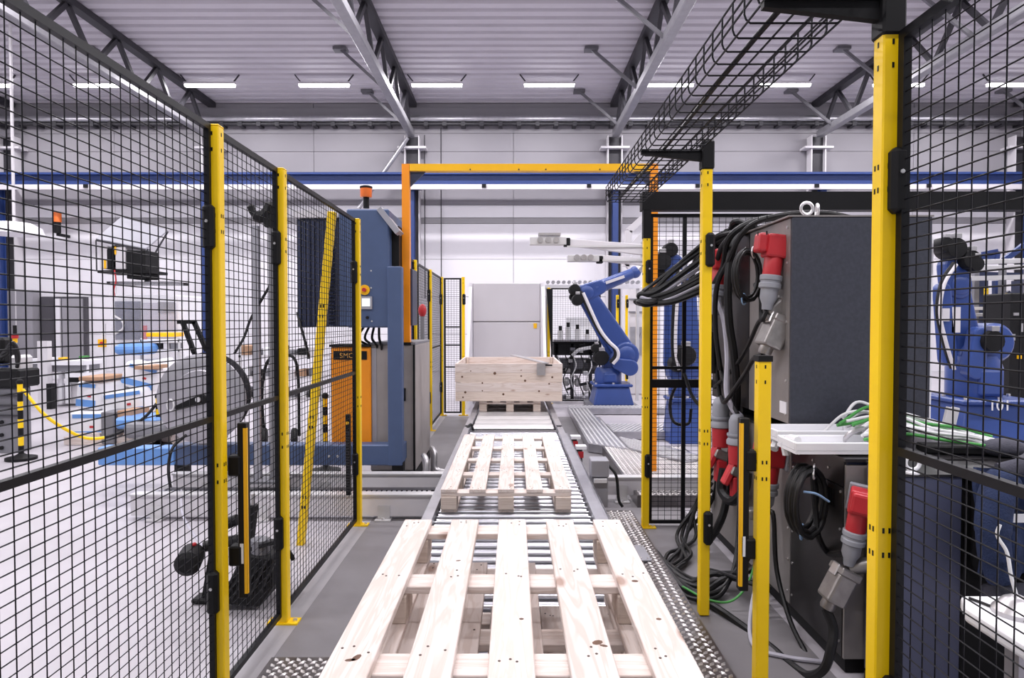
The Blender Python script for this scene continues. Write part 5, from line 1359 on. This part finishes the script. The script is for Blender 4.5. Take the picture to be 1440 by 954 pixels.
cable('thick black cable falling beside the red plugs to the lower floor', [(1.45, 4.0, 2.06), at(1055,312,4.0), at(1032,345,3.98), at(1024,390,3.95), at(1025,450,3.95), at(1032,500,3.95), at(1036,560,4.0), at(1030,620,4.1), at(1022,700,4.1), at(1010,740,4.1), (1.2,4.2,.03)], .024)
cable('black cable slanting from the die cast hood down behind the short post', [h2, at(1060,505,3.6), at(1045,530,3.75), at(1020,565,3.95), c1], .013)
cable('black cable from the small hood slanting behind the conduit', [h1, at(1066,455,3.6), at(1050,490,3.8), at(1030,520,4.0), at(1005,545,4.3)], .012)
cable('black cable from the hidden hood to the hanging coupler', [h3, at(1004,440,4.2), at(1010,500,4.2), at(1026,560,4.0), c2], .013)
cable('black cable under the big red plug curving to the coil', [a1, a1+Vector((-.02,.02,-.05)), at(1070,420,3.6), at(1062,400,3.7)], .013)
cable('black cable hanging under the half hidden red plug', [a2, a2+Vector((-.01,0,-.1)), at(1003,430,4.3), at(1008,520,4.25), at(1018,600,4.2)], .013)
cable('black cable under the tray side red plug dropping behind the short post', [a3, a3+Vector((-.03,0,-.1)), at(1086,720,3.35), at(1092,800,3.3), at(1110,870,3.15), at(1136,925,2.95)], .012)
# cable coils
def coil(label, c, ry, rz, turns, r, mk='rubber'):
    c = Vector(c); t = thing('cable_coil', label, 'coil', c - Vector((0,0,rz)), 'cable coils on the cabinets')
    for k in range(turns):
        f = 1 - .07*(k % 3) + rnd.uniform(-.02,.02); ox = -.016*k
        MB().tube([c + Vector((.64*ry*f*math.cos(q*PI/14), .42*ry*f*math.cos(q*PI/14) + ox, rz*f*math.sin(q*PI/14) + rnd.uniform(-.004,.004))) for q in range(28)], r, 8, closed=True).build('cable_turn', M[mk], t, smooth=True)
    MB().tube([c + Vector((.03*math.cos(q*PI/5)-.02, -.008*turns + .05*math.cos(q*PI/5), -rz*.93 + .03*math.sin(q*PI/5))) for q in range(10)], .004, 6, closed=True).build('tie', M['blue_tie'], t)
    MB().tube([c + Vector((.03*math.cos(q*PI/5)+.03, -.008*turns + .055*math.cos(q*PI/5), rz*.88 + .03*math.sin(q*PI/5))) for q in range(10)], .004, 6, closed=True).build('tie', M['white_cable'], t)
coil('black cable coil hanging on the upper cabinet between the red plugs', at(1048,388,3.64), .14, .14, 5, .009)
coil('big black cable coil with pale blue tie on the lower cabinet', at(1127,700,2.90), .145, .145, 7, .011)
cable('pale blue tie hanging across the big cable coil', [at(1130,692,2.80), at(1148,695,2.79), at(1166,706,2.80)], .005, 'blue_tie', name='cable_tie', cat='tie')
# floor cables
G3 = 'black cables running over the floor to the gate'
for k in range(7):
    y = 3.45+.05*k
    cable('black cable running over the floor beneath the cabinets', [(1.34, 3.9-.08*k, .35-.04*k), (1.25, 3.75-.05*k, .12), (1.15, y+.1, .03), (1.02, y, .022), (.93, y+.1+.03*k, .02), (.92, y+.5, .018)], .012+.003*(k % 3), group=G3)
cable('green striped cable among the black floor cables', [(1.32, 3.5, .4), (1.25, 3.45, .16), (1.14, 3.4, .055), (1.02, 3.42, .048), (.93, 3.6, .045)], .006, 'green')
cable('grey cable curving over the floor near the bracketed post foot', [(1.30, 3.4, .3), (1.2, 3.3, .06), (1.1, 3.0, .02), (1.2, 2.9, .015), (1.36, 2.85, .015)], .010, 'lilac_cable')
G4 = 'black cables gathered at the mesh door foot'
for k in range(5):
    cable('black cable gathered at the foot of the mesh door', [(1.36, 4.5, .5-.05*k), (1.27, 4.55, .2), (1.22-.03*k, 4.45, .04), (1.10, 4.3-.05*k, .02), (1.0, 4.15-.06*k, .02), (.93, 4.05-.05*k, .02)], .012, group=G4)
cable('thin black cable rising along the mesh door from the floor', [(1.22,4.6,.03), at(1003,700,4.55), at(1006,640,4.5), at(1000,590,4.5), at(975,560,4.6), at(962,525,4.65)], .012)
cable('black cable loop hanging behind the mesh door', [at(962,520,4.855), at(962,540,4.9), at(950,545,5.0), at(942,570,5.05), at(948,594,5.0), at(968,596,5.0), at(972,575,5.0)], .012)
cable('black cable bundle low beside the worn coil', [at(1018,660,4.0), at(1015,690,4.0), at(1030,705,3.9), at(1046,690,3.8), at(1050,665,3.8)], .03)

# ================================================================ things on the lower cabinet
def tray(label, x0, x1, y0, y1, z):
    t = thing('white_tray', label, 'tray', ((x0+x1)/2, (y0+y1)/2, z), 'white plastic trays')
    MB().box(x0, x1, y0, y1, z, z+.012).build('tray_floor', M['white'], t)
    for q in (y0, y1-.012): MB().box(x0, x1, q, q+.012, z+.012, z+.05).build('long_rim', M['white'], t, bevel=.004)
    for q in (x0, x1-.012): MB().box(q, q+.012, y0+.012, y1-.012, z+.012, z+.05).build('short_rim', M['white'], t, bevel=.004)
tray('white tray lying behind the other on the lower cabinet ledge', 1.225, 1.64, 3.06, 3.27, .945)
tray('white tray lying in front, jutting past the lower cabinet corner', 1.20, 1.62, 2.80, 3.0, .937)
cable('white hose elbow over the front tray\'s corner', [at(1106,640,2.95), at(1104,626,2.95), at(1110,617,2.92), at(1122,620,2.85)], .018, 'white_cable', name='white_hose', cat='hose')
cable('white hose end hanging under the rear tray', [at(1086,612,3.2), at(1092,620,3.15), at(1088,632,3.12)], .02, 'white_cable', name='white_hose', cat='hose')
G5 = 'white cables heaped on the lower cabinet'
r4 = random.Random(11)
for k in range(16):
    y = 2.86+.022*k; z = .95+.012*(k % 5)+.01
    cable('white cable in the heap on the lower cabinet behind the mesh' if k % 4 else 'green cable among the white heap on the lower cabinet', [(1.52+.03*(k%4), y+r4.uniform(-.04,.04), z+.03), (1.68, y+r4.uniform(-.05,.05), z+.05+.02*(k%3)), (1.82, y-.02, z+.03), (1.98, y-.05, z+.01), (2.08, y-.08, z-.002*k)], .0075, 'white_cable' if k % 4 else 'green', group=G5)
cable('white cable arching highest over the heap', [(1.6,3.1,.97), (1.68,3.08,1.06), (1.78,3.05,1.08), (1.90,3.0,1.04), (1.95,2.98,.97)], .008, 'white_cable')
cable('white cable looping toward the upper cabinet foot', [(1.5,3.2,.96), (1.58,3.15,1.06), (1.68,3.12,1.07), (1.76,3.14,.98)], .007, 'white_cable')
t = MB().tube(spline([(1.50,3.0,.955),(1.52,2.97,1.0),(1.57,2.96,1.02),(1.6,3.0,.97),(1.55,3.05,.96)]), .012, 8)
tag(t.build('wire_tangle', M['steel'], smooth=True), 'grey wire tangle on the tray beside the near gate post', 'wire')
tag(MB().obox((1.95,2.86,.95), (.34,.10,.035), (0,0,-.15)).build('black_board', M['black_matt'], bevel=.006), 'flat black board lying on the lower cabinet edge', 'board')
tag(MB().obox((1.725,2.515,.929), (.07,.05,.008), (0,.05,-.4)).build('paper_scrap', M['white']), 'white paper scrap at the lower cabinet\'s front edge', 'paper')
# two small clamps sticking up
for k, px in enumerate((1336, 1344)):
    a, b = at(px-6, 598, 3.05), at(px, 573, 3.05)
    tag(MB().bar(a, b, .022, .03).build('steel_clamp', M['grey_light'], bevel=.003), ('pale steel clamp leaning up from the white cable heap, nearer the gate post', 'pale steel clamp leaning up from the white cable heap, second')[k], 'clamp')
# dark cloth bag
bg_ = MB().ell((2.08, 2.80, .966), (.09,.06,.04), 16, 10)
tag(bg_.build('cloth_bag', M['fabric_dark'], smooth=True), 'dark grey cloth bag slumped at the cabinet\'s end', 'bag')
bs = MB().box(2.13, 2.5, 2.62, 2.9, .004, .905).build('bag_stand', M['black_matt'], bevel=.01)
tag(bs, 'black cabinet block behind the hanging jacket', 'cabinet')

# ================================================================ table, chair, jacket
tb = thing('work_table', 'white work table edge seen through the near gate mesh', 'table', (1.8, 1.5, 0))
MB().prism([(1.20,.9,.70),(1.20,1.74,.70),(1.24,1.82,.70),(2.4,1.82,.70),(2.4,.9,.70)], (0,0,.042)).build('tabletop', M['white'], tb, bevel=.012, seg=3)
for x, y in ((1.32,1.70),(2.3,1.70),(1.32,1.0),(2.3,1.0)): MB().box(x-.025, x+.025, y-.025, y+.025, .004, .70).build('leg', M['galv'], tb)
MB().box(1.3, 2.3, 1.68, 1.72, .62, .66).build('apron', M['grey_mid'], tb)
ml = thing('magnifier_lamp', 'small steel lamp foot with white bent arm on the white table', 'lamp', (1.30, 1.70, .742))
MB().lathe([(.055,0),(.055,.012),(.03,.04),(.01,.05)], (1.305, 1.70, .742), (0,0,1), 18).build('foot', M['steel'], ml, smooth=True)
MB().tube(spline([(1.305,1.70,.79),(1.29,1.70,.84),(1.285,1.71,.90),(1.267,1.72,.94),(1.273,1.72,.97)]), .0045, 8).build('arm', M['white_cable'], ml, smooth=True)
cable('thin black cable snaking over the white table', [(1.245,1.79,.746), (1.265,1.74,.746), (1.28,1.68,.746), (1.31,1.62,.746), (1.42,1.58,.746)], .004, name='thin_cable')
_n0 = set(bpy.data.objects)
ofc = thing('chair', 'black swivel chair with blue jacket behind the white table', 'chair', (1.97, 2.25, 0))
MB().box(1.62, 2.1, 2.0, 2.45, .46, .54).build('seat', M['fabric_dark'], ofc, bevel=.04, seg=3)
MB().box(1.62, 2.1, 2.42, 2.50, .55, .955).build('backrest', M['black_matt'], ofc, bevel=.04, seg=3)
MB().cyl((1.86,2.22,.1), (1.86,2.22,.46), .03, n=12).build('gas_column', M['black_matt'], ofc)
for k in range(5):
    a = 2*PI*k/5; MB().bar((1.86,2.22,.12), (1.86+.28*math.cos(a), 2.22+.28*math.sin(a), .07), .04, .035).build('base_arm', M['black_matt'], ofc)
    MB().cyl((1.86+.28*math.cos(a)-.02, 2.22+.28*math.sin(a), .034), (1.86+.28*math.cos(a)+.02, 2.22+.28*math.sin(a), .034), .03, n=10).build('caster', M['black_matt'], ofc)
MB().bar((1.86,2.45,.5), (1.86,2.47,.7), .05, .03).build('back_stem', M['black_matt'], ofc)
jk = thing('jacket', 'blue denim jacket hung over the black chair\'s back', 'jacket', (1.8, 2.38, .62))
def cloth(x0, x1, y, z0, z1, nx, nz, f, th=.02):
    V = []; F = []
    for j in range(nz+1):
        for i in range(nx+1):
            u, v = i/nx, j/nz; dx, dy = f(u, v)
            V.append((x0+(x1-x0)*u+dx, y+dy, z0+(z1-z0)*v))
    n = len(V); V += [(p[0], p[1]+th, p[2]) for p in V]
    for j in range(nz):
        for i in range(nx):
            q = j*(nx+1)+i; F += [(q, q+1, q+nx+2, q+nx+1), (n+q+nx+1, n+q+nx+2, n+q+1, n+q)]
    for j in range(nz):
        q = j*(nx+1); F.append((q+nx+1, q, n+q, n+q+nx+1)); q += nx; F.append((q, q+nx+1, n+q+nx+1, n+q))
    return MB().add(V, F)
cloth(1.60, 2.06, 2.385, .58, .97, 26, 16, lambda u, v: (.02*math.sin(v*5), .018*math.sin(u*21+v*3)-.02*(1-v)*math.sin(u*9))).build('back_panel', M['jacket'], jk, smooth=True)
MB().tube(spline([(1.66,2.36,.95),(1.615,2.34,.86),(1.60,2.33,.76),(1.61,2.33,.66),(1.63,2.33,.58)]), [.05]+[.058]*8+[.056]*8+[.052]*8+[.045]*7+[.042], 12).build('sleeve', M['jacket'], jk, smooth=True)
MB().tube(spline([(2.0,2.36,.95),(2.06,2.34,.85),(2.07,2.33,.72),(2.05,2.33,.6)]), [.05]+[.056]*8+[.054]*8+[.047]*7+[.044], 12).build('sleeve', M['jacket'], jk, smooth=True)
MB().tube(spline([(1.64,2.36,.965),(1.75,2.34,.995),(1.9,2.34,.995),(2.02,2.36,.965)]), .03, 10).build('collar', M['fabric_dark'], jk, smooth=True)
MB().obox((1.70,2.345,.80), (.06,.006,.03)).build('white_label', M['white'], jk)

for o in (ofc, jk): o.location.x += .10
